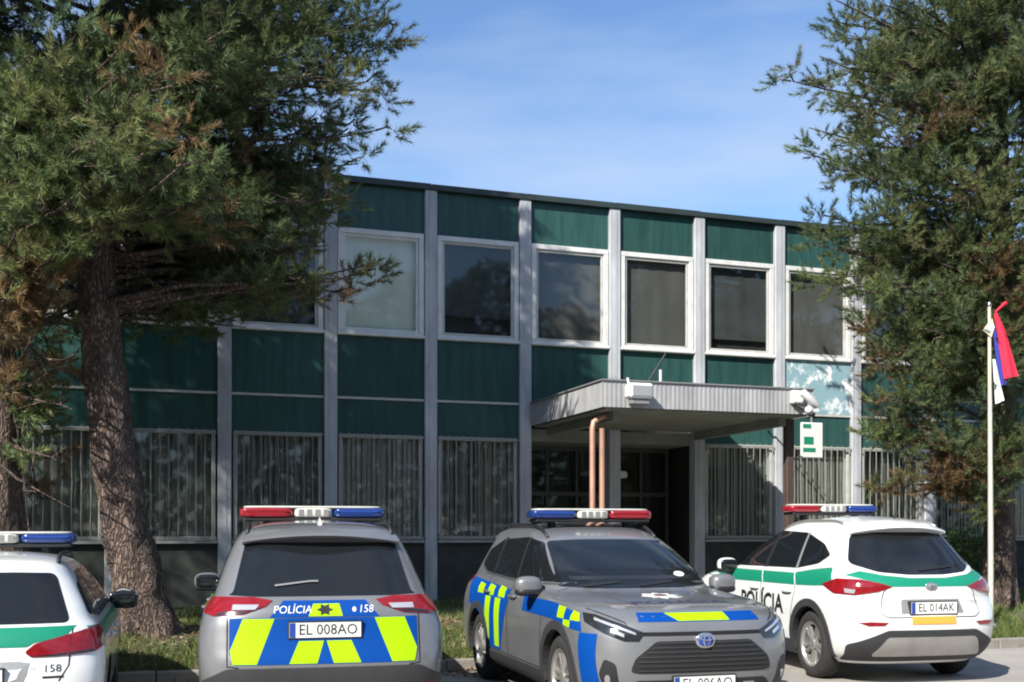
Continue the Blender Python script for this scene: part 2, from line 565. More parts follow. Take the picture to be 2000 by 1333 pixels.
def window_lower(i, m_slat, lit=False):
    x0, x1 = i * D + .105 + .03, (i + 1) * D - .105 - .03
    z0, z1 = Z_GB, Z_GT
    f = MB()
    bw = .06
    f.cbox(x0, x1, -.02, .10, z0, z0 + bw, .006); f.cbox(x0, x1, -.02, .10, z1 - bw, z1, .006)
    f.cbox(x0, x0 + bw, -.019, .10, z0 + bw, z1 - bw, .006); f.cbox(x1 - bw, x1, -.019, .10, z0 + bw, z1 - bw, .006)
    win = f.build('window', M['framegrey'], B)
    MB().box(x0 + bw, x1 - bw, .02, .026, z0 + bw, z1 - bw).build('pane', M['pane'], win)
    # vertical fabric slats, slightly turned
    sl_ = MB()
    n = 15
    for k in range(n):
        xc = x0 + bw + (x1 - x0 - 2 * bw) * (k + .5) / n
        hw_ = (x1 - x0 - 2 * bw) / n * .52
        dy = random.uniform(.008, .03)
        sh = random.uniform(-.006, .006)
        sl_.add([(xc - hw_, .09 - dy, z0 + bw), (xc + hw_, .09 + dy, z0 + bw), (xc + hw_ + sh, .09 + dy, z1 - bw), (xc - hw_ + sh, .09 - dy, z1 - bw)], [(0, 1, 2, 3)])
    sl_.build('vertical_blind', M[m_slat], win)
    # steel grille
    gr = MB()
    gr.box(x0 - .01, x1 + .01, -.082, -.062, z0 + .02, z0 + .05)
    gr.box(x0 - .01, x1 + .01, -.082, -.062, z1 - .05, z1 - .02)
    n = 11
    for k in range(n):
        xc = x0 + .03 + (x1 - x0 - .06) * k / (n - 1)
        wob = .006
        gr.tube([(xc + wob * math.sin(q * 2.2 + k), -.072, z0 - .02 + (z1 - z0 + .04) * q / 6) for q in range(7)], .008, 5)
    for zz in (z0 + .1, z1 - .1):
        for xx in (x0 + .02, x1 - .02):
            gr.box(xx - .012, xx + .012, -.075, -.015, zz - .012, zz + .012)
    gr.build('security_grille', M['bar'], win)
    MB().cbox(x0 - .02, x1 + .02, -.10, -.021, z0 - .05, z0 - .004, .006).build('sill', M['concrete'], win)
    return win

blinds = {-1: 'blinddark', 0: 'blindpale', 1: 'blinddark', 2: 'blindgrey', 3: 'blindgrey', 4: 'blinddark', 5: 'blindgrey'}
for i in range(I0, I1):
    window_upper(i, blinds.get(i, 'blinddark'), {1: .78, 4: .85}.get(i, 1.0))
    spandrel(i, Z_WT + .004, Z_FAS - .004)
    spandrel(i, Z_TR + .022, Z_WB - .004, 'mottled' if i == 5 else 'green', -.03 if i == 5 else 0)
    MB().cbox(i * D + .106, (i + 1) * D - .106, -.03, .06, Z_TR - .02, Z_TR + .02, .005).build('transom_rail', M['framegrey'], B)
    if i in (2, 3):
        continue
    spandrel(i, Z_GT + .004, Z_TR - .022)
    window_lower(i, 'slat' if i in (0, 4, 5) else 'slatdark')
    x0, x1 = i * D + .108, (i + 1) * D - .108
    MB().cbox(x0, x1, -.01, .06, -.1, Z_GB - .052, .006).build('plinth_panel', M['plinth'], B)

# entrance recess with glazed doors
ex0, ex1 = 2 * D + .12, 4 * D - .12
fr = MB()
yd = .95
for x in (ex0, ex0 + .62, 3 * D - .35, 3 * D + .35, 3 * D + .95, ex1 - .06):
    fr.cbox(x, x + .06, yd, yd + .08, .15, 3.05, .004)
fr.cbox(ex0, ex1, yd - .001, yd + .081, 2.22, 2.30, .004)
fr.cbox(ex0, ex1, yd - .001, yd + .081, 3.05, 3.13, .004)
fr.cbox(ex0, ex1, yd - .001, yd + .081, .15, .25, .004)
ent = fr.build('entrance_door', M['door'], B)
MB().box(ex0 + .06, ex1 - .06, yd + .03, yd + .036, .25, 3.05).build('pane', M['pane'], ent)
for x in (3 * D + .27, 3 * D + .46):
    MB().tube([(x, yd - .06, .95), (x, yd - .06, 1.6)], .014, 8).build('door_handle', M['chrome'], ent)
MB().box(3 * D + .12, 3 * D + .30, yd - .004, yd - .001, 1.52, 1.78).build('notice', M['plate'], ent)
MB().box(ex0 + .7, ex0 + .95, yd - .004, yd - .001, 1.4, 1.9).build('notice', M['plate'], ent)
MB().cbox(ex0 - .02, ex1 + .02, -1.6, 1.5, -.05, .15, .01).build('entrance_step', M['kerb'], B)
MB().box(ex0 - .02, ex1 + .02, .05, 1.49, 3.13, 3.34).build('recess_ceiling', M['soffit'], B)
lampo = MB().superell((3 * D + .45, .78, 2.62), (.16, .05, .07), 4).build('wall_lamp', M['whiteplastic'], B, smooth=True)

# canopy: slab + corrugated fascia on three sides
CX0, CX1, CY0 = 2 * D + .06, 4 * D + .22, -3.30
ZC0, ZC1 = 3.37, 3.75
can = MB().box(CX0 + .05, CX1 - .05, CY0 + .05, -.14, ZC0 + .02, ZC1 - .04).build('canopy', M['soffit'], B)
def corrug(pts, name):
    """vertical ribbed sheet along a straight line"""
    (ax, ay), (bx, by) = pts
    L = math.hypot(bx - ax, by - ay)
    ux, uy = (bx - ax) / L, (by - ay) / L
    nx, ny = uy, -ux
    n = int(L / .018)
    vs, fs = [], []
    for k in range(n + 1):
        s_ = L * k / n
        o_ = .005 if (k // 2) % 2 else 0.0
        for z in (ZC0, ZC1):
            vs.append((ax + ux * s_ + nx * o_, ay + uy * s_ + ny * o_, z))
    for k in range(n):
        fs.append((2 * k, 2 * k + 2, 2 * k + 3, 2 * k + 1))
    return MB().add(vs, fs).build(name, M['fascia'], can)
corrug([(CX0, CY0), (CX1, CY0)], 'fascia')
corrug([(CX0, -.14), (CX0, CY0)], 'fascia')
corrug([(CX1, CY0), (CX1, -.14)], 'fascia')
MB().box(CX0 - .02, CX1 + .02, CY0 - .03, CY0 + .03, ZC1 + .001, ZC1 + .02).build('edge_trim', M['greyplastic'], can)
MB().box(CX0 - .03, CX0 + .03, CY0 + .032, -.14, ZC1 + .001, ZC1 + .02).build('edge_trim', M['greyplastic'], can)
MB().box(CX0 + .07, CX1 - .07, CY0 + .07, -.16, ZC0 - .02, ZC0 + .018).build('soffit', M['soffit'], can)
for xx in (CX0 + .35, CX1 - .35):
    MB().box(xx - .06, xx + .06, CY0 + .3, -.17, ZC0 - .16, ZC0 - .021).build('beam', M['soffit'], can)

# two copper drainpipes and a brown post carry the canopy's front edge
yp = CY0 + .55
xa, xb = px_on(1157, yp), px_on(1176, yp - .02)
MB().tube([(xa + .35, yp, ZC0 - .03), (xa + .12, yp, ZC0 - .10), (xa + .02, yp, ZC0 - .17), (xa, yp, ZC0 - .26), (xa, yp, 0)], .042, 12).build('drainpipe', M['copper'], B, smooth=True, angle=60)
MB().tube([(xb, yp - .02, ZC0 - .26), (xb, yp - .02, 0)], .042, 12).build('drainpipe', M['copper'], B, smooth=True, angle=60)
xc = px_on(1540, yp)
MB().cbox(xc - .065, xc + .065, yp - .065, yp + .065, 0, ZC0 - .02, .008).build('canopy_post', M['brown'], B)

# small things fixed on and around the canopy (each a thing of its own)
def thing_in_building(name, xl, yl, z, label, cat, group=None):
    o = empty(name, loc2w(xl, yl, z), TH)
    return tag(o, label, cat, group)
xf_ = px_on(1240, CY0)
fl = thing_in_building('floodlight', xf_, CY0 - .16, 3.50, 'white box floodlight on the near corner of the entrance canopy', 'floodlight')
MB().cbox(-.20, .17, -.12, .1, -.02, .20, .03).build('housing', M['whiteplastic'], fl)
MB().cbox(-.15, .13, -.07, .08, -.10, -.022, .01).build('bracket', M['greyplastic'], fl)
MB().box(-.16, .13, -.127, -.121, .02, .16).build('lens', M['lens'], fl)
MB().tube([(-.17, 0, .19), (-.19, 0, .28)], .02, 8).build('cable_gland', M['whiteplastic'], fl)
xq = px_on(1552, CY0)
bxo = thing_in_building('junction_box', xq, CY0 - .06, 3.55, 'small white junction box on the far end of the canopy fascia', 'junction box')
MB().cbox(-.10, .10, -.05, .05, -.03, .17, .015).build('case', M['whiteplastic'], bxo)
MB().box(-.08, .08, -.056, -.051, -.01, .15).build('cover', M['frame'], bxo)
sc = thing_in_building('security_camera', px_on(1582, CY0 - .25), CY0 - .25, 3.44, 'white bullet security camera at the far canopy corner', 'camera')
Mc = Matrix.Translation((0, 0, .13)) @ Matrix.Rotation(R(38), 4, 'Y') @ Matrix.Rotation(R(90), 4, 'Y')
MB().lathe([(0, -.17), (.055, -.17), (.06, -.15), (.06, .15), (.045, .17), (0, .17)], 16, Mc).build('housing', M['whiteplastic'], sc, smooth=True, angle=40)
MB().superell((-.02, 0, -.03), (.06, .06, .06), 2).build('dome', M['whiteplastic'], sc, smooth=True)
MB().tube([(-.02, 0, -.04), (-.08, .1, .02), (-.12, .2, .06)], .02, 8).build('bracket', M['blackplastic'], sc)
MB().superell((.02, -.02, -.10), (.05, .05, .035), 2.4).build('lens', M['blackplastic'], sc, smooth=True)
an = thing_in_building('antenna', px_on(1252, CY0 + .8), CY0 + .8, ZC1 - .04, 'thin dark aerial rod leaning on the canopy roof', 'antenna')
MB().tube([(0, 0, 0), (.42, .0, .62)], .014, 6).build('rod', M['blackplastic'], an)
MB().box(-.06, .06, -.06, .06, -.002, .04).build('foot', M['greyplastic'], an)
MB().tube([(.33, 0, 0), (.33, 0, .36)], .022, 8).build('stub', M['whiteplastic'], an)
hs = thing_in_building('hanging_sign', px_on(1585, -1.6), -1.6, z_on(1585, 895, -1.6), 'white hanging sign with a green band right of the canopy', 'sign')
hgt = z_on(1585, 826, -1.6) - z_on(1585, 895, -1.6)
MB().cbox(-.21, .21, -.03, .03, 0, hgt, .012).build('board', M['whiteplastic'], hs)
MB().box(-.19, .06, -.034, -.031, .10, .17).build('stripe', M['signgreen'], hs)
MB().box(-.17, .02, -.034, -.031, .23, .36).build('stripe', M['signgreen'], hs)
MB().box(-.19, -.03, -.034, -.031, hgt - .10, hgt - .03).build('stripe', M['signgreen'], hs)
MB().tube([(0, 0, hgt), (0, 0, hgt + .12), (0, 1.5, hgt + .12)], .018, 8).build('hanger', M['greyplastic'], hs)

# ------------------------------------------------------------------ flagpole and flag
fp = unp(1935, 1210, 15.6)
fpx = tag(empty('flagpole', (fp.x, fp.y, .20)), 'slender cream flagpole standing in the grass', 'flagpole')
ptop = unp(1932, 600, 15.6).z - .2
MB().tube([(0, 0, 0), (0, 0, 1.2), (-.02, 0, ptop)], [.04, .038, .024], 10).build('pole', M['pole'], fpx, smooth=True, angle=60)
MB().superell((-.02, 0, ptop + .03), (.03, .03, .05), 2).build('finial', M['chrome'], fpx, smooth=True)
MB().lathe([(.09, .0), (.09, .05), (.05, .08), (.04, .16)], 12).build('base', M['greyplastic'], fpx)

def flag():
    o = tag(empty('flag', (fp.x, fp.y, .2 + ptop)), 'limp white, blue and red flag hanging from the pole', 'flag')
    s = 15.6 / F
    # three hanging bands, each a folded strip; outlines measured down from the pole top (metres)
    def strip(name, left, right, m, y0, amp):
        n, k = 12, 8
        vs, fs = [], []
        for side in (0, 1):
            for i in range(n + 1):
                t_ = i / n
                lx = np.interp(t_, left[0], left[1]); rx = np.interp(t_, right[0], right[1])
                z0 = left[2] + (left[3] - left[2]) * t_
                z1 = right[2] + (right[3] - right[2]) * t_
                for j in range(k + 1):
                    q = j / k
                    vs.append((lx + (rx - lx) * q, y0 + amp * math.sin(q * 7 + t_ * 2) * (.3 + t_) + side * .004, z0 + (z1 - z0) * q))
        N = (n + 1) * (k + 1)
        for i in range(n):
            for j in range(k):
                a = i * (k + 1) + j
                fs.append((a, a + 1, a + k + 2, a + k + 1))
                fs.append((N + a, N + a + k + 1, N + a + k + 2, N + a + 1))
        return MB().add(vs, fs).build(name, M[m], o, smooth=True)
    strip('red_band', ((0, .3, 1), (.02, .08, .16), -.12, -1.03), ((0, .3, 1), (.07, .20, .38), -.08, -.98), 'flagred', -.05, .03)
    strip('blue_band', ((0, 1), (.0, .12), -.25, -1.12), ((0, 1), (.05, .22), -.25, -1.10), 'flagblue', -.035, .02)
    strip('white_band', ((0, 1), (.0, .05), -.75, -1.38), ((0, 1), (.04, .17), -.75, -1.33), 'flagwhite', -.06, .015)
    strip('red_corner', ((0, 1), (.05, .20), -.06, .08), ((0, 1), (.05, .24), -.10, .05), 'flagred', -.02, .01)
    m = MB().add([(-.13, -.03, -.33), (0, -.05, -.17), (.03, -.06, -.30), (-.01, -.05, -.44), (-.13, -.026, -.33), (0, -.046, -.17), (.03, -.056, -.30), (-.01, -.046, -.44)],
                 [(0, 1, 2, 3), (7, 6, 5, 4), (0, 3, 7, 4), (3, 2, 6, 7), (2, 1, 5, 6), (1, 0, 4, 5)])
    c = m.build('crest', M['crest'], o)
    MB().superell((-.03, -.055, -.31), (.035, .006, .05), 2).build('shield', M['flagwhite'], c, smooth=True)
flag()

# ------------------------------------------------------------------ cars
def pchip(xs, ys, q):
    xs, ys = np.asarray(xs, float), np.asarray(ys, float)
    h = np.diff(xs); d = np.diff(ys) / h
    m = np.zeros_like(xs)
    m[0], m[-1] = d[0], d[-1]
    for i in range(1, len(xs) - 1):
        if d[i - 1] * d[i] > 0:
            w1, w2 = 2 * h[i] + h[i - 1], h[i] + 2 * h[i - 1]
            m[i] = (w1 + w2) / (w1 / d[i - 1] + w2 / d[i])
    i = np.clip(np.searchsorted(xs, q) - 1, 0, len(h) - 1)
    t = (q - xs[i]) / h[i]
    return ((1 + 2 * t) * (1 - t) ** 2 * ys[i] + t * (1 - t) ** 2 * h[i] * m[i]
            + t * t * (3 - 2 * t) * ys[i + 1] + t * t * (t - 1) * h[i] * m[i + 1])

def car_shell(prof, nslice=110):
    """closed shell stacked from horizontal outlines; rows are z, front x, rear x, half width, front round length, exponent, rear round length, exponent"""
    P = np.array(prof, float)
    zz = np.linspace(P[0, 0], P[-1, 0], 3000)
    C = [pchip(P[:, 0], P[:, k], zz) for k in range(1, 8)]
    ds = np.sqrt(np.diff(zz) ** 2 + .5 * np.diff(C[0]) ** 2 + .5 * np.diff(C[1]) ** 2 + np.diff(C[2]) ** 2)
    s = np.concatenate([[0], np.cumsum(ds)])
    zs = np.interp(np.linspace(0, s[-1], nslice), s, zz)
    def ease(n):
        t = np.linspace(0, 1, n)
        return (.35 * t + .65 * (3 * t * t - 2 * t ** 3)) * math.pi / 2
    rings = []
    for z in zs:
        xf, xr, hw, Lf, nf, Lr, nr = [float(np.interp(z, zz, c)) for c in C]
        ln = xf - xr
        Lf, Lr = min(Lf, ln * .49), min(Lr, ln * .49)
        pts = []
        for t in ease(18):
            pts.append((xf - Lf + Lf * max(0, math.cos(t)) ** (2 / nf), hw * max(0, math.sin(t)) ** (2 / nf)))
        for q in np.linspace(0, 1, 22)[1:-1]:
            pts.append((xf - Lf + (xr + Lr - xf + Lf) * q, hw))
        for t in ease(18)[::-1]:
            pts.append((xr + Lr - Lr * max(0, math.cos(t)) ** (2 / nr), hw * max(0, math.sin(t)) ** (2 / nr)))
        pts = [(x, y * (1 - .018 * (x / 2.2) ** 2)) for x, y in pts]
        full = pts + [(x, -y) for x, y in pts[-2:0:-1]]
        rings.append([(x, y, z) for x, y in full])
    n = len(rings[0])
    vs = [v for r in rings for v in r]
    fs = []
    for i in range(len(rings) - 1):
        for k in range(n):
            k2 = (k + 1) % n
            fs.append((i * n + k, i * n + k2, (i + 1) * n + k2, (i + 1) * n + k))
    fs.append(tuple(range(n - 1, -1, -1)))
    fs.append(tuple(range(len(vs) - n, len(vs))))
    return vs, fs

LEFT, RIGHT, FRONT, REAR = R(90), R(-90), 0.0, R(180)
class Car:
    def __init__(s, name, prof, paint, label, pos, heading, axles, wheel_r, track, wheelw=.23, arch=None):
        s.root = empty(name, (pos[0], pos[1], 0), heading)
        tag(s.root, label, 'car', None)
        vs, fs = car_shell(prof)
        s.bvh = BVHTree.FromPolygons([Vector(v) for v in vs], fs)
        s.wr = wheel_r
        me = bpy.data.meshes.new('body')
        me.from_pydata(vs, [], fs)
        me.materials.append(M[paint]); me.materials.append(M['well'])
        bm = bmesh.new(); bm.from_mesh(me)
        bmesh.ops.recalc_face_normals(bm, faces=bm.faces)
        bm.to_mesh(me); bm.free()
        o = bpy.data.objects.new('body', me)
        COL.objects.link(o)
        # wheel wells
        c = MB()
        ar = arch or wheel_r + .045
        for ax in axles:
            for sd in (1, -1):
                Mx = Matrix.Translation((ax, sd * (track - .16), wheel_r + .01)) @ Matrix.Rotation(R(90), 4, 'X')
                c.lathe([(0, -.5), (ar, -.5), (ar, .5), (0, .5)] if False else [(ar, -.36), (ar, .36)], 40, Mx)
                n0 = len(c.v) - 80
                c.f.append(tuple(range(n0, n0 + 40))); c.m.append(0)
                c.f.append(tuple(range(n0 + 79, n0 + 39, -1))); c.m.append(0)
        co = c.build('cutter', M['well'])
        md = o.modifiers.new('wells', 'BOOLEAN')
        md.operation, md.solver, md.object = 'DIFFERENCE', 'EXACT', co
        md.material_mode = 'TRANSFER'
        dg = bpy.context.evaluated_depsgraph_get()
        nm = bpy.data.meshes.new_from_object(o.evaluated_get(dg))
        o.modifiers.clear()
        o.data = nm
        bpy.data.objects.remove(co)
        nm.polygons.foreach_set('use_smooth', [True] * len(nm.polygons))
        nm.set_sharp_from_angle(angle=R(50))
        o.parent = s.root
        s.body = o
        s.axles, s.track, s.ww = axles, track, wheelw
    # --- projection on the shell, seen from azimuth phi; a runs to the viewer's right, b is height
    def hit(s, phi, a, b):
        d = Vector((-math.cos(phi), -math.sin(phi), 0))
        r = Vector((-math.sin(phi), math.cos(phi), 0))
        o = r * a + Vector((0, 0, b)) - d * 6
        h = s.bvh.ray_cast(o, d)
        if h[0] is None:
            h = s.bvh.find_nearest(r * a + Vector((0, 0, b)) - d * 2.0)
        n = h[1]
        if n.dot(d) > 0: n = -n
        return h[0], n
    def hit_top(s, x, y):
        h = s.bvh.ray_cast(Vector((x, y, 5)), Vector((0, 0, -1)))
        if h[0] is None: h = s.bvh.find_nearest(Vector((x, y, 1)))
        n = h[1] if h[1].z > 0 else -h[1]
        return h[0], n
    def patch(s, name, phi, poly, m, parent=None, off=.004, thick=.008, res=.045, top=False, round_=0.0):
        if round_:
            poly = round_poly(poly, round_)
        bm = bmesh.new()
        vv = [bm.verts.new((p[0], p[1], 0)) for p in poly]
        bm.faces.new(vv)
        for ax in (0, 1):
            lo, hi = min(p[ax] for p in poly), max(p[ax] for p in poly)
            k = math.ceil(lo / res)
            while k * res < hi - 1e-4:
                if k * res > lo + 1e-4:
                    nrm = Vector((1, 0, 0)) if ax == 0 else Vector((0, 1, 0))
                    bmesh.ops.bisect_plane(bm, geom=bm.verts[:] + bm.edges[:] + bm.faces[:], plane_co=nrm * (k * res), plane_no=nrm, dist=1e-5)
                k += 1
        bm.verts.index_update()
        hits = [s.hit_top(v.co.x, v.co.y) if top else s.hit(phi, v.co.x, v.co.y) for v in bm.verts]
        vs = [h + n * off for h, n in hits]
        fs = [[v.index for v in f.verts] for f in bm.faces]
        bd = [(e.verts[0].index, e.verts[1].index) for e in bm.edges if len(e.link_faces) == 1]
        bm.free()
        nv = len(vs)
        mid = {}
        for a, b in bd:
            for q in (a, b):
                if q not in mid:
                    mid[q] = len(vs)
                    vs.append(vs[q].copy()); vs.append(hits[q][0] - hits[q][1] * thick)
        sm = [True] * len(fs)
        nout = sum((h[1] for h in hits), Vector())
        # orient outward
        f0 = max(fs, key=lambda f: len(f))
        ar = Vector()
        for f in fs[:40]:
            for i in range(1, len(f) - 1):
                ar += (vs[f[i]] - vs[f[0]]).cross(vs[f[i + 1]] - vs[f[0]])
        if ar.dot(nout) < 0: fs = [f[::-1] for f in fs]
        for a, b in bd:
            fs.append([mid[a], mid[b], mid[b] + 1, mid[a] + 1]); sm.append(False)
        me = bpy.data.meshes.new(name)
        me.from_pydata([v[:] for v in vs], [], fs)
        me.materials.append(M[m])
        me.polygons.foreach_set('use_smooth', sm)
        me.update()
        o = bpy.data.objects.new(name, me)
        COL.objects.link(o)
        o.parent = parent or s.root
        return o
    def side(s, name, sd, poly, m, **k):
        """poly in (x, z); sd = 1 left side, -1 right side"""
        return s.patch(name, LEFT if sd > 0 else RIGHT, [(-x if sd > 0 else x, z) for x, z in poly], m, **k)
    def seam(s, name, phi, pts, wd=.009, m='seam', off=.0025, parent=None, top=False):
        P = []
        for (a, b) in zip(pts[:-1], pts[1:]):
            n = max(1, int(math.hypot(b[0] - a[0], b[1] - a[1]) / .05))
            P += [(a[0] + (b[0] - a[0]) * i / n, a[1] + (b[1] - a[1]) * i / n) for i in range(n)]
        P.append(pts[-1])
        vs, fs = [], []
        for i, p in enumerate(P):
            q0, q1 = P[max(0, i - 1)], P[min(len(P) - 1, i + 1)]
            L = math.hypot(q1[0] - q0[0], q1[1] - q0[1]) or 1
            nx, ny = -(q1[1] - q0[1]) / L, (q1[0] - q0[0]) / L
            for k in (-1, 1):
                aa, bb = p[0] + nx * wd / 2 * k, p[1] + ny * wd / 2 * k
                h, n = s.hit_top(aa, bb) if top else s.hit(phi, aa, bb)
                vs.append(h + n * off)
        for i in range(len(P) - 1):
            fs.append((2 * i, 2 * i + 1, 2 * i + 3, 2 * i + 2))
        return MB().add(vs, fs).build(name, M[m], parent or s.root)
    def sideseam(s, name, sd, pts, **k):
        return s.seam(name, LEFT if sd > 0 else RIGHT, [(-x if sd > 0 else x, z) for x, z in pts], **k)
    def text(s, name, txt, phi, a, b, size, m, parent=None, off=.006, sx=1.0, top=False, bold=.0, shear=0):
        cu = bpy.data.curves.new('t', 'FONT')
        cu.body = txt; cu.size = size; cu.align_x = 'CENTER'; cu.align_y = 'CENTER'
        cu.offset = bold; cu.resolution_u = 3; cu.shear = shear
        to = bpy.data.objects.new('t', cu)
        COL.objects.link(to)
        dg = bpy.context.evaluated_depsgraph_get()
        me = bpy.data.meshes.new_from_object(to.evaluated_get(dg))
        bpy.data.objects.remove(to)
        for v in me.vertices:
            tx, ty = v.co.x * sx, v.co.y
            if top: h, n = s.hit_top(a - ty, b + tx)      # read from the front of the car
            else: h, n = s.hit(phi, a + tx, b + ty)
            v.co = h + n * off
        me.name = name
        me.materials.clear(); me.materials.append(M[m])
        o = bpy.data.objects.new(name, me)
        COL.objects.link(o)
        o.parent = parent or s.root
        return o
    def wheels(s, spokes=5, style=0):
        r, wd = s.wr, s.ww
        protos = None
        for ax in s.axles:
            for sd in (1, -1):
                if protos is None:
                    rr = r * .66
                    t = MB()
                    MX = Matrix.Rotation(R(-90), 4, 'X')     # local z -> car +y (outward)
                    t.lathe([(rr - .01, -wd / 2 + .02), (rr + .02, -wd / 2), (r - .035, -wd / 2 + .005), (r - .012, -wd / 2 + .03), (r, -wd / 2 + .06), (r, wd / 2 - .06),
                             (r - .012, wd / 2 - .03), (r - .035, wd / 2 - .005), (rr + .02, wd / 2), (rr - .005, wd / 2 - .012), (rr - .01, wd / 2 - .03)], 44, MX)
                    tyre = t.build('tyre', M['tyre'], None, smooth=True, angle=50)
                    q = MB()
                    q.lathe([(rr - .012, -wd / 2 + .02), (rr - .03, 0), (rr - .03, wd / 2 - .04), (rr + .002, wd / 2 - .02), (rr + .004, wd / 2 - .008), (rr - .014, wd / 2 - .014), (rr - .028, wd / 2 - .04)], 44, MX)
                    q.lathe([(.062, wd / 2 - .075), (.062, wd / 2 - .03), (.05, wd / 2 - .02), (.0, wd / 2 - .018)], 20, MX)
                    for k in range(spokes):
                        for dd in (-.16, .16):
                            a0 = 2 * math.pi * k / spokes
                            p0 = Vector((math.cos(a0 + dd * 1.6) * .045, math.sin(a0 + dd * 1.6) * .045, wd / 2 - .035))
                            p1 = Vector((math.cos(a0 + dd) * (rr - .02), math.sin(a0 + dd) * (rr - .02), wd / 2 - .03))
                            dr = (p1 - p0).normalized(); sdv = dr.cross(Vector((0, 0, 1))).normalized()
                            ws, we, th = .022, .030, .035
                            vs = []
                            for p, ww_ in ((p0, ws), (p1, we)):
                                for (u, h_) in ((-1, -th), (1, -th), (.7, 0), (-.7, 0)):
                                    vs.append(MX @ (p + sdv * ww_ * u * .7 + Vector((0, 0, h_))))
                            q.add(vs, [(0, 1, 2, 3), (7, 6, 5, 4), (0, 4, 5, 1), (1, 5, 6, 2), (2, 6, 7, 3), (3, 7, 4, 0)])
                    rim = q.build('rim', M['alloy'], None, smooth=True, angle=35)
                    d_ = MB().lathe([(.0, -.02), (.15, -.02), (.15, .0), (0, .0)], 24, MX).build('brake_disc', M['greyplastic'])
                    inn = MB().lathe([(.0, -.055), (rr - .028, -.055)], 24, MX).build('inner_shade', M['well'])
                    protos = (tyre, rim, d_, inn)
                    first = True
                else:
                    first = False
                we = bpy.data.objects.new('wheel', None)
                COL.objects.link(we)
                we.parent = s.root
                we.location = (ax, sd * (s.track - .02), r)
                we.rotation_euler = (0, random.uniform(0, 1), 0 if sd > 0 else math.pi)
                for p in protos:
                    c = p if first else p.copy()
                    if not first: COL.objects.link(c)
                    c.parent = we
    def mirror(s, x, y, z, m, capm=None):
        for sd in (1, -1):
            o = MB().superell((x, sd * (y + .10), z), (.085, .125, .085), 2.7).build('wing_mirror', M[m], s.root, smooth=True)
            MB().tube([(x + .03, sd * (y - .10), z - .07), (x + .01, sd * (y + .04), z - .04)], .03, 8).build('stalk', M['blackplastic'], o)
            MB().superell((x - .055, sd * (y + .10), z + .002), (.035, .108, .066), 3.4).build('mirror_glass', M['carglass'], o, smooth=True)
            MB().superell((x + .005, sd * (y + .10), z - .055), (.082, .12, .04), 3).build('lower_cover', M['blackplastic'], o, smooth=True)
            if capm:
                MB().tube([(x - .04, sd * (y - .01 + .22 * q / 8), z + .035 + .05 * math.sin(math.pi * q / 8)) for q in range(9)], .008, 6).build('trim', M[capm], o)
    def lightbar(s, x, z, half, order, hh=.055, dx=.13):
        o = MB().cbox(x - dx, x + dx, -half + .04, half - .04, z, z + .03, .008).build('light_bar', M['blackplastic'], s.root)
        for sd in (1, -1):
            MB().cbox(x - .05, x + .05, sd * (half - .24) - .03, sd * (half - .24) + .03, z - .09, z + .001, .008).build('foot', M['blackplastic'], o)
        c = .17
        zc = z + .03 + hh
        def seg(y0, y1, m, nm):
            ym, hy = (y0 + y1) / 2, (y1 - y0) / 2
            return MB().superell((x, ym, zc), (dx + .015, hy, hh), 5.5, 32, 16).build(nm, M[m], o, smooth=True)
        seg(c + .003, half, order[0], 'beacon_lens')
        seg(-half, -c - .003, order[1], 'beacon_lens')
        seg(-c, c, 'lbwhite', 'centre_panel')
        MB().superell((x, 0, zc + hh + .004), (dx, half - .03, .012), 5).build('top_cover', M['lbwhite'], o, smooth=True)
        for sd in (-1, 1):
            for k in range(4):
                yy = -.11 + .073 * k
                MB().box(x + sd * (dx + .016) - .002, x + sd * (dx + .016) + .002, yy - .022, yy + .022, zc - .03, zc + .03).build('lamp_module', M['greyplastic'], o)
            for a_, b_ in ((c + .03, half - .06), (-half + .06, -c - .03)):
                MB().box(x + sd * (dx + .0135), x + sd * (dx + .0165), a_, b_, zc + hh * .15, zc + hh * .45).build('reflector', M['lens' if False else ('darkred' if (order[0] if a_ > 0 else order[1]) == 'lbred' else 'plateblue')], o)
        return o
    def rails(s, y, x0, x1, h=.035, m='blackplastic'):
        for sd in (1, -1):
            P = []
            for q in np.linspace(0, 1, 14):
                x = x0 + (x1 - x0) * q
                p, n = s.hit_top(x, sd * y)
                P.append(p + Vector((0, 0, h * min(1, 8 * q, 8 * (1 - q)) + .004)))
            MB().tube(P, .016, 8).build('roof_rail', M[m], s.root, smooth=True)
    def plate(s, phi, a, z, txt, wd=.52, ht=.11, tilt=0):
        p, n = s.hit(phi, a, z)
        r = Vector((-math.sin(phi), math.cos(phi), 0))
        out = Vector((math.cos(phi), math.sin(phi), 0))
        # farthest-out point along the plate
        mx_ = max(s.hit(phi, a + u * wd / 2, z + v * ht / 2)[0].dot(out) for u in (-1, 0, 1) for v in (-1, 0, 1))
        c = r * a + Vector((0, 0, z)) + out * (mx_ + .012)
        up = Vector((0, 0, 1))
        def q(u, v, d): return c + r * u + up * v + out * d
        def slab(x0, x1, z0, z1, d0, d1):
            vs = [q(x0, z0, d0), q(x1, z0, d0), q(x1, z1, d0), q(x0, z1, d0), q(x0, z0, d1), q(x1, z0, d1), q(x1, z1, d1), q(x0, z1, d1)]
            return MB().add(vs, [(0, 3, 2, 1), (4, 5, 6, 7), (0, 1, 5, 4), (1, 2, 6, 5), (2, 3, 7, 6), (3, 0, 4, 7)])
        o = slab(-wd / 2 - .01, wd / 2 + .01, -ht / 2 - .01, ht / 2 + .01, -.05, 0).build('number_plate', M['blackplastic'], s.root)
        slab(-wd / 2, wd / 2, -ht / 2, ht / 2, .0005, .004).build('plate_face', M['plate'], o)
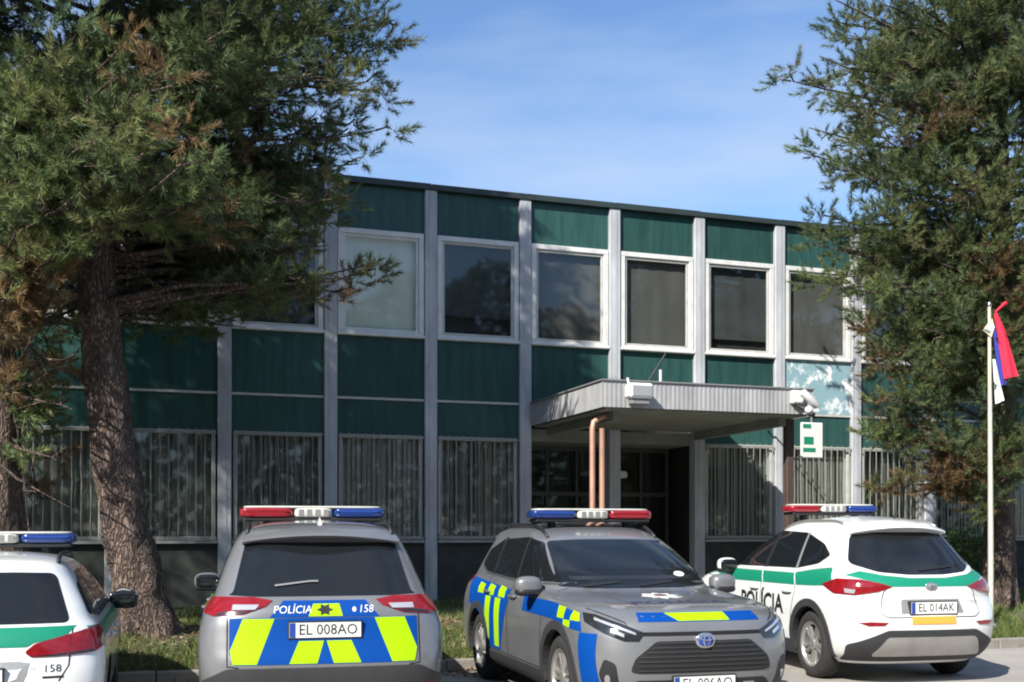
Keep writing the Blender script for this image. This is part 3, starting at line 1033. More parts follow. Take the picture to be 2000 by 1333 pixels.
        slab(-wd / 2 + .002, -wd / 2 + .045, -ht / 2 + .002, ht / 2 - .002, .0045, .0055).build('country_strip', M['plateblue'], o)
        cu = bpy.data.curves.new('t', 'FONT'); cu.body = txt; cu.size = ht * 1.0; cu.align_x = 'CENTER'; cu.align_y = 'CENTER'; cu.resolution_u = 2
        to = bpy.data.objects.new('t', cu); COL.objects.link(to)
        me = bpy.data.meshes.new_from_object(to.evaluated_get(bpy.context.evaluated_depsgraph_get()))
        bpy.data.objects.remove(to)
        for v in me.vertices: v.co = q(v.co.x * .92 + .022, v.co.y, .006)
        me.name = 'plate_lettering'; me.materials.clear(); me.materials.append(M['black'])
        t = bpy.data.objects.new('plate_lettering', me); COL.objects.link(t); t.parent = o
        return o, q
    def disc(s, name, phi, a, b, rx, rz, m, parent=None, off=.006, n=24, ring=None, **k):
        poly = [(a + rx * math.cos(2 * math.pi * i / n), b + rz * math.sin(2 * math.pi * i / n)) for i in range(n)]
        return s.patch(name, phi, poly, m, parent=parent, off=off, **k)
    def arch_trim(s, m, wdt=.07, a0=-12, a1=192, off=.014):
        r0 = s.wr + .03
        for ax in s.axles:
            for sd in (1, -1):
                n = 22
                an_ = [R(a0 + (a1 - a0) * i / n) for i in range(n + 1)]
                cz = s.wr + .01
                poly = [(ax + (r0 + wdt) * math.cos(t), cz + (r0 + wdt) * math.sin(t)) for t in an_] + [(ax + r0 * math.cos(t), cz + r0 * math.sin(t)) for t in an_[::-1]]
                s.side('arch_trim', sd, poly, m, off=off, thick=.05)

def round_poly(poly, r, n=4):
    out = []
    N = len(poly)
    for i in range(N):
        p, a, b = Vector(poly[i]), Vector(poly[i - 1]), Vector(poly[(i + 1) % N])
        da, db = (a - p), (b - p)
        ra = min(r, da.length * .45); rb = min(r, db.length * .45)
        p0, p1 = p + da.normalized() * ra, p + db.normalized() * rb
        for k in range(n + 1):
            t = k / n
            q = p0 * (1 - t) ** 2 + p * 2 * t * (1 - t) + p1 * t * t
            out.append((q.x, q.y))
    return out

def mir(poly): return [(-a, b) for a, b in poly][::-1]

# z, xf, xr, hw, Lf, nf, Lr, nr
SUV1 = [(.20, 2.08, -2.02, .80, .60, 3.2, .5, 3.2), (.30, 2.20, -2.18, .885, .60, 3.2, .45, 3.4), (.45, 2.27, -2.265, .912, .62, 3.3, .40, 3.6),
        (.60, 2.29, -2.285, .920, .64, 3.3, .38, 3.7), (.75, 2.28, -2.25, .925, .68, 3.2, .36, 3.7), (.87, 2.24, -2.225, .918, .75, 3.2, .36, 3.6),
        (.945, 2.13, -2.215, .903, .85, 3.2, .38, 3.5), (.99, 1.92, -2.205, .893, .9, 3.2, .40, 3.4), (1.025, 1.55, -2.19, .872, .95, 3.2, .42, 3.4),
        (1.06, 1.12, -2.165, .85, .9, 3.4, .45, 3.4), (1.09, .98, -2.135, .825, .75, 3.6, .45, 3.6), (1.20, .80, -2.03, .785, .62, 3.8, .45, 3.8),
        (1.35, .50, -1.90, .732, .55, 3.8, .45, 3.8), (1.47, .24, -1.80, .682, .52, 3.8, .45, 3.8), (1.545, .06, -1.76, .640, .52, 3.6, .45, 3.8),
        (1.595, -.10, -1.71, .590, .5, 3.4, .45, 3.6), (1.630, -.28, -1.58, .52, .5, 3.2, .5, 3.2), (1.655, -.46, -1.38, .42, .4, 3, .4, 3), (1.672, -.62, -1.12, .26, .25, 2.6, .25, 2.6), (1.680, -.74, -.98, .10, .1, 2.4, .1, 2.4)]

def rav(label, pos, heading, plates):
    c = Car('police_car', SUV1, 'silver', label, pos, heading, (1.36, -1.33), .362, .80)
    c.wheels(5)
    c.arch_trim('cladding', .075)
    for sd in (1, -1):
        sg = c.side('side_glass', sd, round_poly([(.78, 1.13), (.10, 1.475), (-.25, 1.525), (-1.10, 1.50), (-1.52, 1.38), (-1.62, 1.22), (-1.35, 1.155), (-.4, 1.125)], .05), 'carglass', off=.006, thick=.004)
        for x0, x1 in ((-.16, -.20), (-1.05, -1.02)):
            c.side('window_pillar', sd, [(x0 + .03, 1.135), (x1 + .03, 1.52), (x1 - .03, 1.52), (x0 - .03, 1.135)], 'blackplastic', off=.007, thick=.004, parent=sg)
        c.sideseam('window_trim', sd, [(.86, 1.115), (.3, 1.112), (-.4, 1.112), (-1.35, 1.143), (-1.60, 1.20)], wd=.018, m='chrome', off=.006)
        c.side('sill_cladding', sd, [(.95, .215), (.95, .37), (-.92, .37), (-.92, .215)], 'cladding', off=.012)
        c.sideseam('door_seam', sd, [(.90, 1.08), (.93, .80), (.86, .38)])
        c.sideseam('door_seam', sd, [(-.14, 1.10), (-.17, .38)])
        c.sideseam('door_seam', sd, [(-1.10, 1.12), (-1.02, .9), (-.93, .55), (-.90, .38)])
        c.sideseam('door_seam', sd, [(.86, .385), (-.90, .385)])
        for x in (.0, -.95):
            p, n = c.hit(LEFT if sd > 0 else RIGHT, -x if sd > 0 else x, .96)
            MB().superell(p + n * .018, (.11, .022, .018), 3).build('door_handle', M['silver'], c.root, smooth=True)
        # film: checks on the front wing, band on the front door, chevron stripes at the rear door
        Bl = dict(off=.0035, thick=.002)
        c.side('blue_film', sd, [(1.90, .79), (1.86, .86), (1.80, .925), (1.25, .985), (.35, .99), (.35, .855), (1.2, .845), (1.72, .80)], 'blue', **Bl)
        Y = dict(off=.0055, thick=.002)
        c.side('yellow_film', sd, [(1.845, .868), (1.79, .925), (1.68, .942), (1.68, .868)], 'yellow', **Y)
        c.side('yellow_film', sd, [(1.68, .805), (1.68, .862), (1.53, .862), (1.53, .82)], 'yellow', **Y)
        c.side('yellow_film', sd, [(1.53, .868), (1.53, .956), (1.37, .968), (1.37, .868)], 'yellow', **Y)
        c.side('blue_film', sd, [(2.08, .33), (2.06, .785), (1.87, .785), (1.86, .68), (1.90, .33)], 'blue', **Bl)
        c.side('blue_film', sd, [(-.15, 1.02), (-.15, .90), (-.45, .40), (-.88, .40), (-1.02, .62), (-1.30, .74), (-1.72, .80), (-1.80, 1.08), (-1.1, 1.055), (-.5, 1.03)], 'blue', **Bl)
        for x in (-.30, -.72, -1.14):
            c.side('yellow_film', sd, [(x, .93), (x, 1.022), (x - .23, 1.04), (x - .23, .93)], 'yellow', **Y)
        for x in (-.42, -.80):
            c.side('yellow_film', sd, [(x, .915), (x - .20, .915), (x - .22, .43 if x > -.7 else .60), (x - .06, .43 if x > -.7 else .46)], 'yellow', **Y)
    c.mirror(.68, .86, 1.10, 'silver')
    c.rails(.56, .02, -1.62)
    c.lightbar(-.35, 1.675, .64, ('lbred', 'lbblue'), hh=.046)
    # ---- front
    ws = c.patch('windscreen', FRONT, round_poly([(-.73, 1.095), (-.60, 1.49), (-.3, 1.505), (.3, 1.505), (.60, 1.49), (.73, 1.095), (.4, 1.08), (-.4, 1.08)], .05), 'carglass', off=.004)
    c.disc('inspection_sticker', FRONT, .46, 1.19, .055, .022, 'plate', off=.006, thick=.001, parent=ws)
    for a in (-.30, .22):
        c.seam('wiper', FRONT, [(a - .22, 1.092), (a + .12, 1.125)], wd=.02, m='blackplastic', off=.014, parent=ws)
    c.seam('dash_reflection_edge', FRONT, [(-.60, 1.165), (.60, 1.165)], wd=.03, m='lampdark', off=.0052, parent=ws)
    # grille and bumper
    c.patch('hood_lip', FRONT, [(-.60, .805), (.60, .805), (.57, .775), (-.57, .775)], 'seam', off=.002)
    gr = c.patch('grille', FRONT, round_poly([(-.40, .735), (.40, .735), (.57, .60), (.60, .50), (.54, .485), (-.54, .485), (-.60, .50), (-.57, .60)], .03), 'blackplastic', off=.004)
    for z in np.linspace(.51, .72, 7):
        hw_ = np.interp(z, [.485, .60, .735], [.54, .55, .37])
        c.seam('grille_bar', FRONT, [(-hw_, z), (hw_, z)], wd=.010, m='cladding', off=.012, parent=gr)
    c.patch('lower_grille', FRONT, round_poly([(-.55, .43), (.55, .43), (.68, .30), (.62, .24), (-.62, .24), (-.68, .30)], .03), 'blackplastic', off=.005)
    for a in (-.40, .40):
        c.patch('sensor_cover', FRONT, [(a - .05, .385), (a + .05, .385), (a + .05, .40), (a - .05, .40)], 'alloy', off=.009, thick=.003)
    c.patch('skid_plate', FRONT, [(-.45, .205), (.45, .205), (.5, .238), (-.5, .238)], 'alloy', off=.01)
    for sd in (1, -1):
        ph = R(28) * sd
        def cp(x, y): return -math.sin(ph) * x + math.cos(ph) * y
        q = lambda pts: [(cp(x, sd * y), z) for x, y, z in pts]
        hl = c.patch('headlight', ph, q([(2.17, .50, .735), (2.19, .46, .80), (2.12, .62, .865), (1.98, .80, .925), (1.86, .87, .935), (1.90, .86, .87), (2.05, .74, .79), (2.13, .60, .735)]), 'lampdark', off=.006)
        c.patch('led_strip', ph, q([(2.15, .52, .80), (2.08, .66, .855), (1.96, .80, .905), (1.97, .80, .885), (2.09, .66, .835), (2.16, .52, .782)]), 'lens', off=.010, parent=hl)
        c.patch('lamp_reflector', ph, q([(2.12, .60, .765), (2.09, .69, .80), (2.07, .69, .825), (2.12, .60, .79)]), 'lens', off=.010, parent=hl)
        fg = c.patch('fog_light_housing', ph, round_poly(q([(2.10, .66, .56), (2.06, .745, .60), (2.02, .775, .48), (2.04, .72, .30), (2.12, .64, .36)]), .03), 'blackplastic', off=.005)
        c.disc('fog_light', ph, cp(2.06, sd * .715), .44, .022, .034, 'alloy', off=.012, parent=fg)
    # hood film and emblem
    c.patch('blue_film', FRONT, [(-.52, .88), (-.50, .945), (.50, .945), (.52, .88)], 'blue', off=.0035, thick=.002)
    c.patch('yellow_film', FRONT, [(-.20, .884), (-.28, .941), (.22, .941), (.24, .884)], 'yellow', off=.0055, thick=.002)
    c.text('hood_lettering', 'POLÍCIA', FRONT, 1.80, 0, .17, 'navy', top=True, sx=1.35, off=.004)
    em = c.patch('hood_emblem', 0, [(1.42 + (.11 if i % 2 else .17) * math.cos(i * math.pi / 8), (.11 if i % 2 else .17) * math.sin(i * math.pi / 8)) for i in range(16)], 'plate', off=.004, thick=.001, top=True)
    c.patch('emblem_centre', 0, [(1.42 + .06 * math.cos(i * math.pi / 8), .06 * math.sin(i * math.pi / 8)) for i in range(16)], 'darkred', off=.006, thick=.001, top=True, parent=em)
    c.seam('hood_seam', FRONT, [(-.80, .965), (-.62, .875), (-.58, .81)])
    c.seam('hood_seam', FRONT, [(.80, .965), (.62, .875), (.58, .81)])
    for sd in (1, -1):
        c.seam('hood_crease', 0, [(1.05, sd * .52), (2.0, sd * .40)], wd=.006, m='cladding', off=.001, top=True)
    p, n = c.hit(FRONT, 0, .735)
    lg = MB().superell(p + Vector((.012, 0, 0)), (.02, .085, .062), 2.2).build('badge', M['chrome'], c.root, smooth=True)
    MB().superell(p + Vector((.022, 0, 0)), (.015, .068, .047), 2.2).build('badge_field', M['plateblue'], lg, smooth=True)
    for (ry, rz, dz) in ((.026, .044, 0), (.052, .017, .020)):
        pts = [p + Vector((.038, ry * math.cos(t), dz + rz * math.sin(t))) for t in np.linspace(0, 2 * math.pi, 19)]
        MB().tube(pts, .005, 5, cap=False).build('badge_loop', M['chrome'], lg)
    c.plate(FRONT, 0, .40, plates)
    # ---- rear
    k = lambda px, py: ((px - 638) / 267, 1.60 - (py - 1035) / 267)
    K = lambda L: [k(*p) for p in L]
    rg = c.patch('rear_window', REAR, round_poly([(-.70, 1.115), (-.66, 1.13), (-.575, 1.50), (.575, 1.50), (.66, 1.13), (.70, 1.115), (.5, 1.105), (-.5, 1.105)], .04), 'carglass', off=.004)
    c.seam('rear_wiper', REAR, [(-.36, 1.175), (-.10, 1.205), (-.04, 1.205)], wd=.012, m='greyplastic', off=.016, parent=rg)
    # spoiler
    sp = MB()
    vs = []
    for a in np.linspace(-.60, .60, 17):
        dz = -.05 * (a / .6) ** 2
        for (x, z) in ((-1.62, 1.632), (-1.86, 1.575), (-1.885, 1.555), (-1.87, 1.54), (-1.72, 1.535)):
            vs.append((x + .12 * (a / .6) ** 2, a, z + dz))
    fs = [(i * 5 + j, (i + 1) * 5 + j, (i + 1) * 5 + (j + 1) % 5, i * 5 + (j + 1) % 5) for i in range(16) for j in range(5)]
    fs += [tuple(range(5)), tuple(range(16 * 5 + 4, 16 * 5 - 1, -1))]
    sp.add(vs, fs)
    sp.build('rear_spoiler', M['silver'], c.root, smooth=True, angle=35)
    for sd in (1, -1):
        ph = REAR - sd * R(24)
        def cp2(x, y): return -math.sin(ph) * x + math.cos(ph) * y
        q = lambda pts: [(cp2(x, sd * y), z) for x, y, z in pts]
        tl = c.patch('tail_light', ph, q([(-2.19, .40, 1.075), (-2.20, .44, 1.035), (-2.21, .60, .98), (-2.12, .80, .965), (-2.02, .875, .985), (-1.90, .905, 1.06), (-1.98, .87, 1.095), (-2.10, .78, 1.10), (-2.18, .55, 1.10)]), 'red', off=.008)
        c.patch('reversing_lamp', ph, q([(-2.20, .49, 1.045), (-2.16, .68, 1.045), (-2.17, .68, 1.008), (-2.20, .51, 1.012)]), 'lens', off=.011, parent=tl)
        c.patch('smoked_lens', ph, q([(-2.20, .46, 1.032), (-2.20, .52, 1.005), (-2.16, .70, 1.0), (-2.12, .78, .985), (-2.12, .79, .970), (-2.21, .60, .985)]), 'lampdark', off=.010, parent=tl)
        c.seam('tailgate_seam', REAR, [(sd * .70, .99), (sd * .70, .61), (sd * .62, .60)])
        c.patch('rear_reflector', REAR, [(sd * .62, .43), (sd * .80, .43), (sd * .80, .455), (sd * .62, .455)], 'red', off=.02)
    c.patch('blue_film', REAR, [(-.685, .952), (.685, .952), (.685, .70), (.64, .62), (-.64, .62), (-.685, .70)], 'blue', off=.0035, thick=.002)
    c.patch('blue_film', REAR, [(-.40, .957), (-.30, 1.075), (.30, 1.075), (.40, .957)], 'blue', off=.0036, thick=.002)
    for poly in ([(-.59, .948), (-.365, .948), (-.49, .624), (-.66, .624), (-.68, .72)],):
        c.patch('yellow_film', REAR, poly, 'yellow', off=.0056, thick=.002)
        c.patch('yellow_film', REAR, mir(poly), 'yellow', off=.0056, thick=.002)
    poly = [(-.19, .785), (-.01, .785), (-.06, .624), (-.26, .624)]
    c.patch('yellow_film', REAR, poly, 'yellow', off=.0056, thick=.002)
    c.patch('yellow_film', REAR, mir(poly), 'yellow', off=.0056, thick=.002)
    c.patch('yellow_film', REAR, [(-.085, 1.05), (.105, 1.05), (.13, .962), (-.12, .962)], 'yellow', off=.0056, thick=.002)
    st = [(.0 + (.035 if i % 2 else .062) * math.cos(i * math.pi / 6), 1.008 + (.026 if i % 2 else .044) * math.sin(i * math.pi / 6)) for i in range(12)]
    c.patch('tailgate_emblem', REAR, st, 'black', off=.0075, thick=.002)
    c.text('tailgate_lettering', 'POLÍCIA', REAR, -.235, 1.008, .075, 'plate', off=.007, shear=.15)
    c.text('tailgate_lettering', '158', REAR, .30, 1.008, .075, 'plate', off=.007, shear=.15)
    c.disc('tailgate_phone_mark', REAR, .215, 1.008, .014, .018, 'plate', off=.007, thick=.001)
    c.patch('rear_bumper_cladding', REAR, round_poly([(-.86, .24), (-.88, .50), (-.70, .595), (.70, .595), (.88, .50), (.86, .24)], .03), 'cladding', off=.012)
    c.patch('skid_plate', REAR, [(-.5, .22), (.5, .22), (.45, .30), (-.45, .30)], 'alloy', off=.018)
    pl, q = c.plate(REAR, .0, .865, plates)
    # fin aerial
    MB().add([(-1.30, -.02, 1.645), (-1.30, .02, 1.645), (-1.52, .025, 1.62), (-1.52, -.025, 1.62), (-1.53, 0, 1.70), (-1.49, 0, 1.705)], [(0, 1, 2, 3), (3, 2, 4), (0, 3, 4, 5), (1, 0, 5), (2, 1, 5, 4)]).build('fin_aerial', M['white'], c.root)
    return c

def place(rear_or_front, X, Y, head_angle, half):
    """centre from the world position of the middle of the rear (or front) end"""
    d = Vector((math.cos(head_angle), math.sin(head_angle)))
    s_ = 1 if rear_or_front == 'rear' else -1
    return (X + d.x * half * s_, Y + d.y * half * s_)

h2 = R(90 + 13)
c2 = rav('silver police car seen from behind with yellow and blue tailgate chevrons', place('rear', -1.363, 8.05, h2, 2.28), h2, 'EL 008AO')
h3 = R(-90 + 16)
c3 = rav('silver police car facing the camera with dark grille and checkered wing', place('front', 1.51, 8.6, h3, 2.29), h3, 'EL 006AO')

# ---- white crossover with a green belt stripe (right)
SUV2 = [(.20, 2.0, -1.98, .78, .6, 3, .5, 3.0), (.30, 2.13, -2.12, .87, .6, 3, .5, 3.0), (.45, 2.20, -2.215, .905, .62, 3.1, .50, 3.0),
        (.60, 2.22, -2.235, .918, .64, 3.1, .50, 3.0), (.72, 2.21, -2.21, .922, .66, 3.1, .50, 3.0), (.84, 2.17, -2.165, .915, .72, 3.1, .52, 3.0),
        (.92, 2.06, -2.175, .905, .85, 3.1, .54, 3.0), (.98, 1.80, -2.165, .895, .9, 3.1, .56, 3.0), (1.03, 1.45, -2.13, .878, .95, 3.2, .58, 3.0),
        (1.07, 1.12, -2.085, .855, .9, 3.4, .58, 3.0), (1.105, .95, -2.03, .825, .75, 3.6, .58, 3.0), (1.20, .75, -1.90, .785, .62, 3.8, .58, 3.2),
        (1.33, .46, -1.76, .728, .55, 3.8, .55, 3.2), (1.44, .20, -1.66, .675, .52, 3.6, .55, 3.2), (1.51, .02, -1.62, .632, .52, 3.6, .55, 3.2),
        (1.565, -.16, -1.56, .57, .5, 3.3, .5, 3.2), (1.60, -.34, -1.40, .49, .5, 3.2, .5, 3.0), (1.625, -.5, -1.2, .38, .4, 3, .4, 2.8), (1.642, -.66, -1.0, .22, .25, 2.6, .2, 2.6), (1.648, -.75, -.88, .08, .1, 2.4, .1, 2.4)]
h4 = R(90 + 13)
c4 = Car('police_car', SUV2, 'white', 'white police car with green belt stripe and black POLÍCIA lettering on its side', place('rear', 4.30, 11.2, h4, 2.235), h4, (1.36, -1.31), .345, .80)
c4.wheels(5)
c4.arch_trim('cladding', .075)
for sd in (1, -1):
    sg = c4.side('side_glass', sd, round_poly([(.80, 1.085), (.10, 1.445), (-.25, 1.49), (-.85, 1.47), (-1.30, 1.36), (-1.50, 1.245), (-1.33, 1.16), (-.9, 1.10)], .05), 'carglass', off=.006, thick=.004)
    c4.side('window_pillar', sd, [(-.09, 1.09), (-.16, 1.49), (-.23, 1.49), (-.16, 1.09)], 'blackplastic', off=.007, thick=.004, parent=sg)
    c4.side('window_pillar', sd, [(-.86, 1.10), (-.86, 1.47), (-.90, 1.47), (-.91, 1.10)], 'greyplastic', off=.007, thick=.004, parent=sg)
    Bl = dict(off=.0035, thick=.002)
    c4.side('green_film', sd, [(1.55, .955), (1.45, 1.012), (1.0, 1.045), (.75, 1.05), (-.90, 1.05), (-.98, .93), (.8, .92)], 'policegreen', **Bl)
    c4.side('green_film', sd, [(-.93, 1.055), (-1.30, 1.10), (-1.62, 1.125), (-1.74, 1.0), (-1.70, .955), (-1.40, .94), (-1.01, .93)], 'policegreen', **Bl)
    c4.sideseam('white_line', sd, [(-.915, 1.06), (-.995, .925)], wd=.02, m='plate', off=.006)
    c4.sideseam('white_line', sd, [(-.13, 1.05), (-.20, .925)], wd=.02, m='plate', off=.006)
    c4.sideseam('white_line', sd, [(1.5, 1.02), (.7, 1.064), (-.88, 1.064), (-1.3, 1.112), (-1.62, 1.135)], wd=.014, m='plate', off=.006)
    c4.sideseam('door_seam', sd, [(.88, 1.06), (.90, .75), (.84, .36)])
    c4.sideseam('door_seam', sd, [(-.14, 1.06), (-.17, .36)])
    c4.sideseam('door_seam', sd, [(-1.0, 1.08), (-.98, .85), (-.90, .6), (-.88, .36)])
    for x in (.0, -.82):
        p, n = c4.hit(LEFT if sd > 0 else RIGHT, -x if sd > 0 else x, .86)
        MB().superell(p + n * .018, (.11, .022, .018), 3).build('door_handle', M['white'], c4.root, smooth=True)
    c4.side('sill_cladding', sd, [(.95, .215), (.95, .36), (-.9, .36), (-.9, .215)], 'cladding', off=.012)
    c4.text('side_lettering', 'POLÍCIA', LEFT if sd > 0 else RIGHT, .18 * sd, .705, .27, 'black', sx=1.1, bold=.007)
c4.root.scale = (1, 1, 1.065)
c4.mirror(.70, .86, 1.09, 'white')
c4.rails(.54, .0, -1.45, h=.012, m='alloy')
c4.lightbar(-.12, 1.665, .58, ('lbred', 'lbblue'), hh=.04)
rg = c4.patch('rear_window', REAR, round_poly([(-.70, 1.17), (-.55, 1.45), (-.3, 1.475), (.3, 1.475), (.55, 1.45), (.70, 1.17), (.50, 1.09), (.2, 1.065), (-.2, 1.065), (-.50, 1.09)], .05), 'carglass', off=.004)
c4.seam('rear_wiper', REAR, [(-.05, 1.10), (.38, 1.14)], wd=.018, m='blackplastic', off=.014, parent=rg)
c4.seam('white_line', REAR, [(-.78, 1.20), (-.70, 1.135), (-.5, 1.075), (-.2, 1.05), (.2, 1.05), (.5, 1.075), (.70, 1.135), (.78, 1.20)], wd=.022, m='plate', off=.005)
c4.patch('green_film', REAR, [(-.80, 1.06), (-.66, 1.10), (-.48, 1.06), (-.2, 1.035), (.2, 1.035), (.48, 1.06), (.66, 1.10), (.80, 1.06), (.46, .955), (-.46, .955)], 'policegreen', off=.0035, thick=.002)
vs = []
for a in np.linspace(-.56, .56, 17):
    dz = -.05 * (a / .56) ** 2
    for (x, z) in ((-1.48, 1.602), (-1.72, 1.545), (-1.745, 1.525), (-1.73, 1.51), (-1.6, 1.505)):
        vs.append((x + .14 * (a / .56) ** 2, a, z + dz))
fs = [(i * 5 + j, (i + 1) * 5 + j, (i + 1) * 5 + (j + 1) % 5, i * 5 + (j + 1) % 5) for i in range(16) for j in range(5)] + [tuple(range(5)), tuple(range(84, 79, -1))]
MB().add(vs, fs).build('rear_spoiler', M['white'], c4.root, smooth=True, angle=35)
for sd in (1, -1):
    ph = REAR - sd * R(38)
    def cp3(x, y): return -math.sin(ph) * x + math.cos(ph) * y
    q = lambda pts: [(cp3(x, sd * y), z) for x, y, z in pts]
    tl = c4.patch('tail_light', ph, round_poly(q([(-2.12, .40, .955), (-2.10, .52, .985), (-2.0, .70, 1.02), (-1.80, .85, 1.025), (-1.58, .90, .965), (-1.78, .87, .885), (-1.98, .74, .875), (-2.10, .55, .91)]), .02), 'red', off=.010)
    c4.patch('reversing_lamp', ph, q([(-1.98, .73, .925), (-1.88, .80, .935), (-1.90, .80, .895), (-1.97, .74, .892)]), 'lens', off=.014, parent=tl)
    c4.patch('smoked_lens', ph, q([(-2.10, .48, .963), (-2.02, .66, .99), (-1.97, .72, .975), (-2.05, .62, .945)]), 'darkred', off=.013, parent=tl)
    ph2 = REAR - sd * R(20)
    def cp4(x, y): return -math.sin(ph2) * x + math.cos(ph2) * y
    q2 = lambda pts: [(cp4(x, sd * y), z) for x, y, z in pts]
    c4.patch('rear_reflector', ph2, q2([(-2.20, .50, .62), (-2.14, .66, .625), (-2.05, .76, .615), (-2.12, .68, .585), (-2.20, .54, .59)]), 'red', off=.008)
    c4.seam('tailgate_seam', REAR, [(sd * .47, .95), (sd * .52, .90), (sd * .56, .70), (sd * .50, .665)])
c4.seam('tailgate_seam', REAR, [(-.5, .665), (.5, .665)])
c4.patch('plate_recess', REAR, round_poly([(-.36, .70), (-.33, .835), (.33, .835), (.36, .70)], .02), 'greyplastic', off=.003)
c4.plate(REAR, 0, .755, 'EL 014AK')
p, n = c4.hit(REAR, 0, .67)
c4.patch('orange_sticker', REAR, [(-.25, .60), (.25, .60), (.25, .672), (-.25, .672)], 'orange', off=.008, thick=.003)
p, n = c4.hit(REAR, 0, .96)
bd_ = MB().superell(p + Vector((-.010, 0, 0)), (.014, .07, .038), 2.2).build('badge', M['chrome'], c4.root, smooth=True)
MB().superell(p + Vector((-.017, 0, 0)), (.012, .055, .027), 2.2).build('badge_field', M['greyplastic'], bd_, smooth=True)
for dy in (-.022, .022):
    MB().tube([p + Vector((-.031, dy + .006, -.02)), p + Vector((-.031, dy - .006, .02))], .005, 5).build('badge_bar', M['chrome'], bd_)
MB().tube([p + Vector((-.031, -.022, .002)), p + Vector((-.031, .022, -.002))], .005, 5).build('badge_bar', M['chrome'], bd_)
c4.text('boot_lettering', 'TUCSON', REAR, -.48, .80, .045, 'greyplastic', sx=1.5, off=.004)
c4.text('boot_lettering', 'CRDi', REAR, .50, .80, .05, 'greyplastic', sx=1.3, off=.004)
c4.patch('rear_bumper_cladding', REAR, round_poly([(-.80, .24), (-.84, .40), (-.50, .545), (.50, .545), (.84, .40), (.80, .24)], .03), 'cladding', off=.012)
c4.patch('skid_plate', REAR, round_poly([(-.62, .30), (-.50, .48), (.50, .48), (.62, .30)], .04), 'alloy', off=.020)
MB().tube([(-1.50, 0, 1.62), (-1.56, 0, 1.69)], .014, 8).build('aerial', M['blackplastic'], c4.root)

# ---- white estate car at the left edge
EST = [(.18, 2.0, -2.0, .76, .6, 3, .4, 3.2), (.28, 2.14, -2.15, .85, .6, 3, .40, 3.4), (.42, 2.22, -2.25, .88, .62, 3.1, .38, 3.5),
       (.55, 2.25, -2.27, .892, .64, 3.1, .36, 3.6), (.66, 2.24, -2.25, .897, .66, 3.1, .36, 3.6), (.76, 2.18, -2.215, .893, .75, 3.1, .36, 3.5),
       (.83, 2.02, -2.20, .885, .85, 3.1, .38, 3.4), (.88, 1.75, -2.185, .875, .9, 3.2, .4, 3.4), (.93, 1.38, -2.16, .858, .95, 3.2, .42, 3.4),
       (.965, 1.10, -2.13, .838, .9, 3.4, .42, 3.4), (1.0, .98, -2.09, .812, .75, 3.6, .42, 3.6), (1.10, .74, -2.00, .765, .6, 3.8, .42, 3.8),
       (1.22, .40, -1.90, .705, .55, 3.8, .42, 3.8), (1.31, .12, -1.83, .655, .52, 3.6, .42, 3.8), (1.37, -.08, -1.80, .612, .52, 3.6, .42, 3.6),
       (1.41, -.26, -1.74, .565, .5, 3.3, .45, 3.4), (1.435, -.42, -1.62, .50, .5, 3.2, .5, 3.0), (1.455, -.58, -1.40, .38, .4, 3, .4, 2.8), (1.468, -.70, -1.15, .22, .25, 2.6, .2, 2.6), (1.473, -.8, -1.02, .08, .1, 2.4, .1, 2.4)]
h1 = R(90 + 18)
c1 = Car('police_car', EST, 'white', 'white police estate car cut off at the left edge, 158 on its bumper', place('rear', -3.60, 7.16, h1, 2.27), h1, (1.34, -1.29), .315, .77)
c1.wheels(5)
for sd in (1, -1):
    sg = c1.side('side_glass', sd, round_poly([(.80, .985), (.12, 1.30), (-.25, 1.345), (-1.25, 1.33), (-1.68, 1.24), (-1.86, 1.03), (-1.5, .985)], .05), 'carglass', off=.006, thick=.004)
    c1.side('window_pillar', sd, [(-.11, .99), (-.18, 1.34), (-.24, 1.34), (-.18, .99)], 'blackplastic', off=.007, thick=.004, parent=sg)
    c1.side('window_pillar', sd, [(-.98, .99), (-1.0, 1.335), (-1.05, 1.335), (-1.04, .99)], 'blackplastic', off=.007, thick=.004, parent=sg)
    c1.side('green_film', sd, [(1.6, .85), (.9, .94), (-2.0, .955), (-2.03, .86), (.8, .83)], 'policegreen', off=.0035, thick=.002)
    c1.sideseam('door_seam', sd, [(.88, .97), (.90, .65), (.84, .33)])
    c1.sideseam('door_seam', sd, [(-.16, .98), (-.19, .33)])
    c1.sideseam('door_seam', sd, [(-1.04, .98), (-1.0, .8), (-.90, .55), (-.88, .33)])
    for x in (.0, -.85):
        p, n = c1.hit(LEFT if sd > 0 else RIGHT, -x if sd > 0 else x, .80)
        MB().superell(p + n * .018, (.10, .02, .016), 3).build('door_handle', M['white'], c1.root, smooth=True)
    ph = REAR - sd * R(30)
    def cp5(x, y): return -math.sin(ph) * x + math.cos(ph) * y
    q = lambda pts: [(cp5(x, sd * y), z) for x, y, z in pts]
    tl = c1.patch('tail_light', ph, round_poly(q([(-2.19, .38, .80), (-2.18, .45, .855), (-2.13, .65, .905), (-2.0, .81, .945), (-1.86, .875, .955), (-1.90, .88, .83), (-2.05, .80, .78), (-2.17, .55, .765), (-2.20, .42, .765)]), .02), 'red', off=.010)
    c1.seam('lamp_split', ph, q([(-2.13, .66, .90), (-2.15, .64, .77)]), wd=.02, m='darkred', off=.013, parent=tl)
    c1.patch('lamp_base', ph, q([(-2.19, .42, .772), (-2.16, .58, .782), (-2.06, .79, .80), (-2.06, .79, .787), (-2.17, .56, .768)]), 'lampdark', off=.013, parent=tl)
    c1.seam('tailgate_seam', REAR, [(sd * .68, .95), (sd * .66, .70), (sd * .60, .60)])
c1.mirror(.62, .84, .99, 'blackplastic', capm='lens')
c1.rails(.55, -.05, -1.62, m='blackplastic')
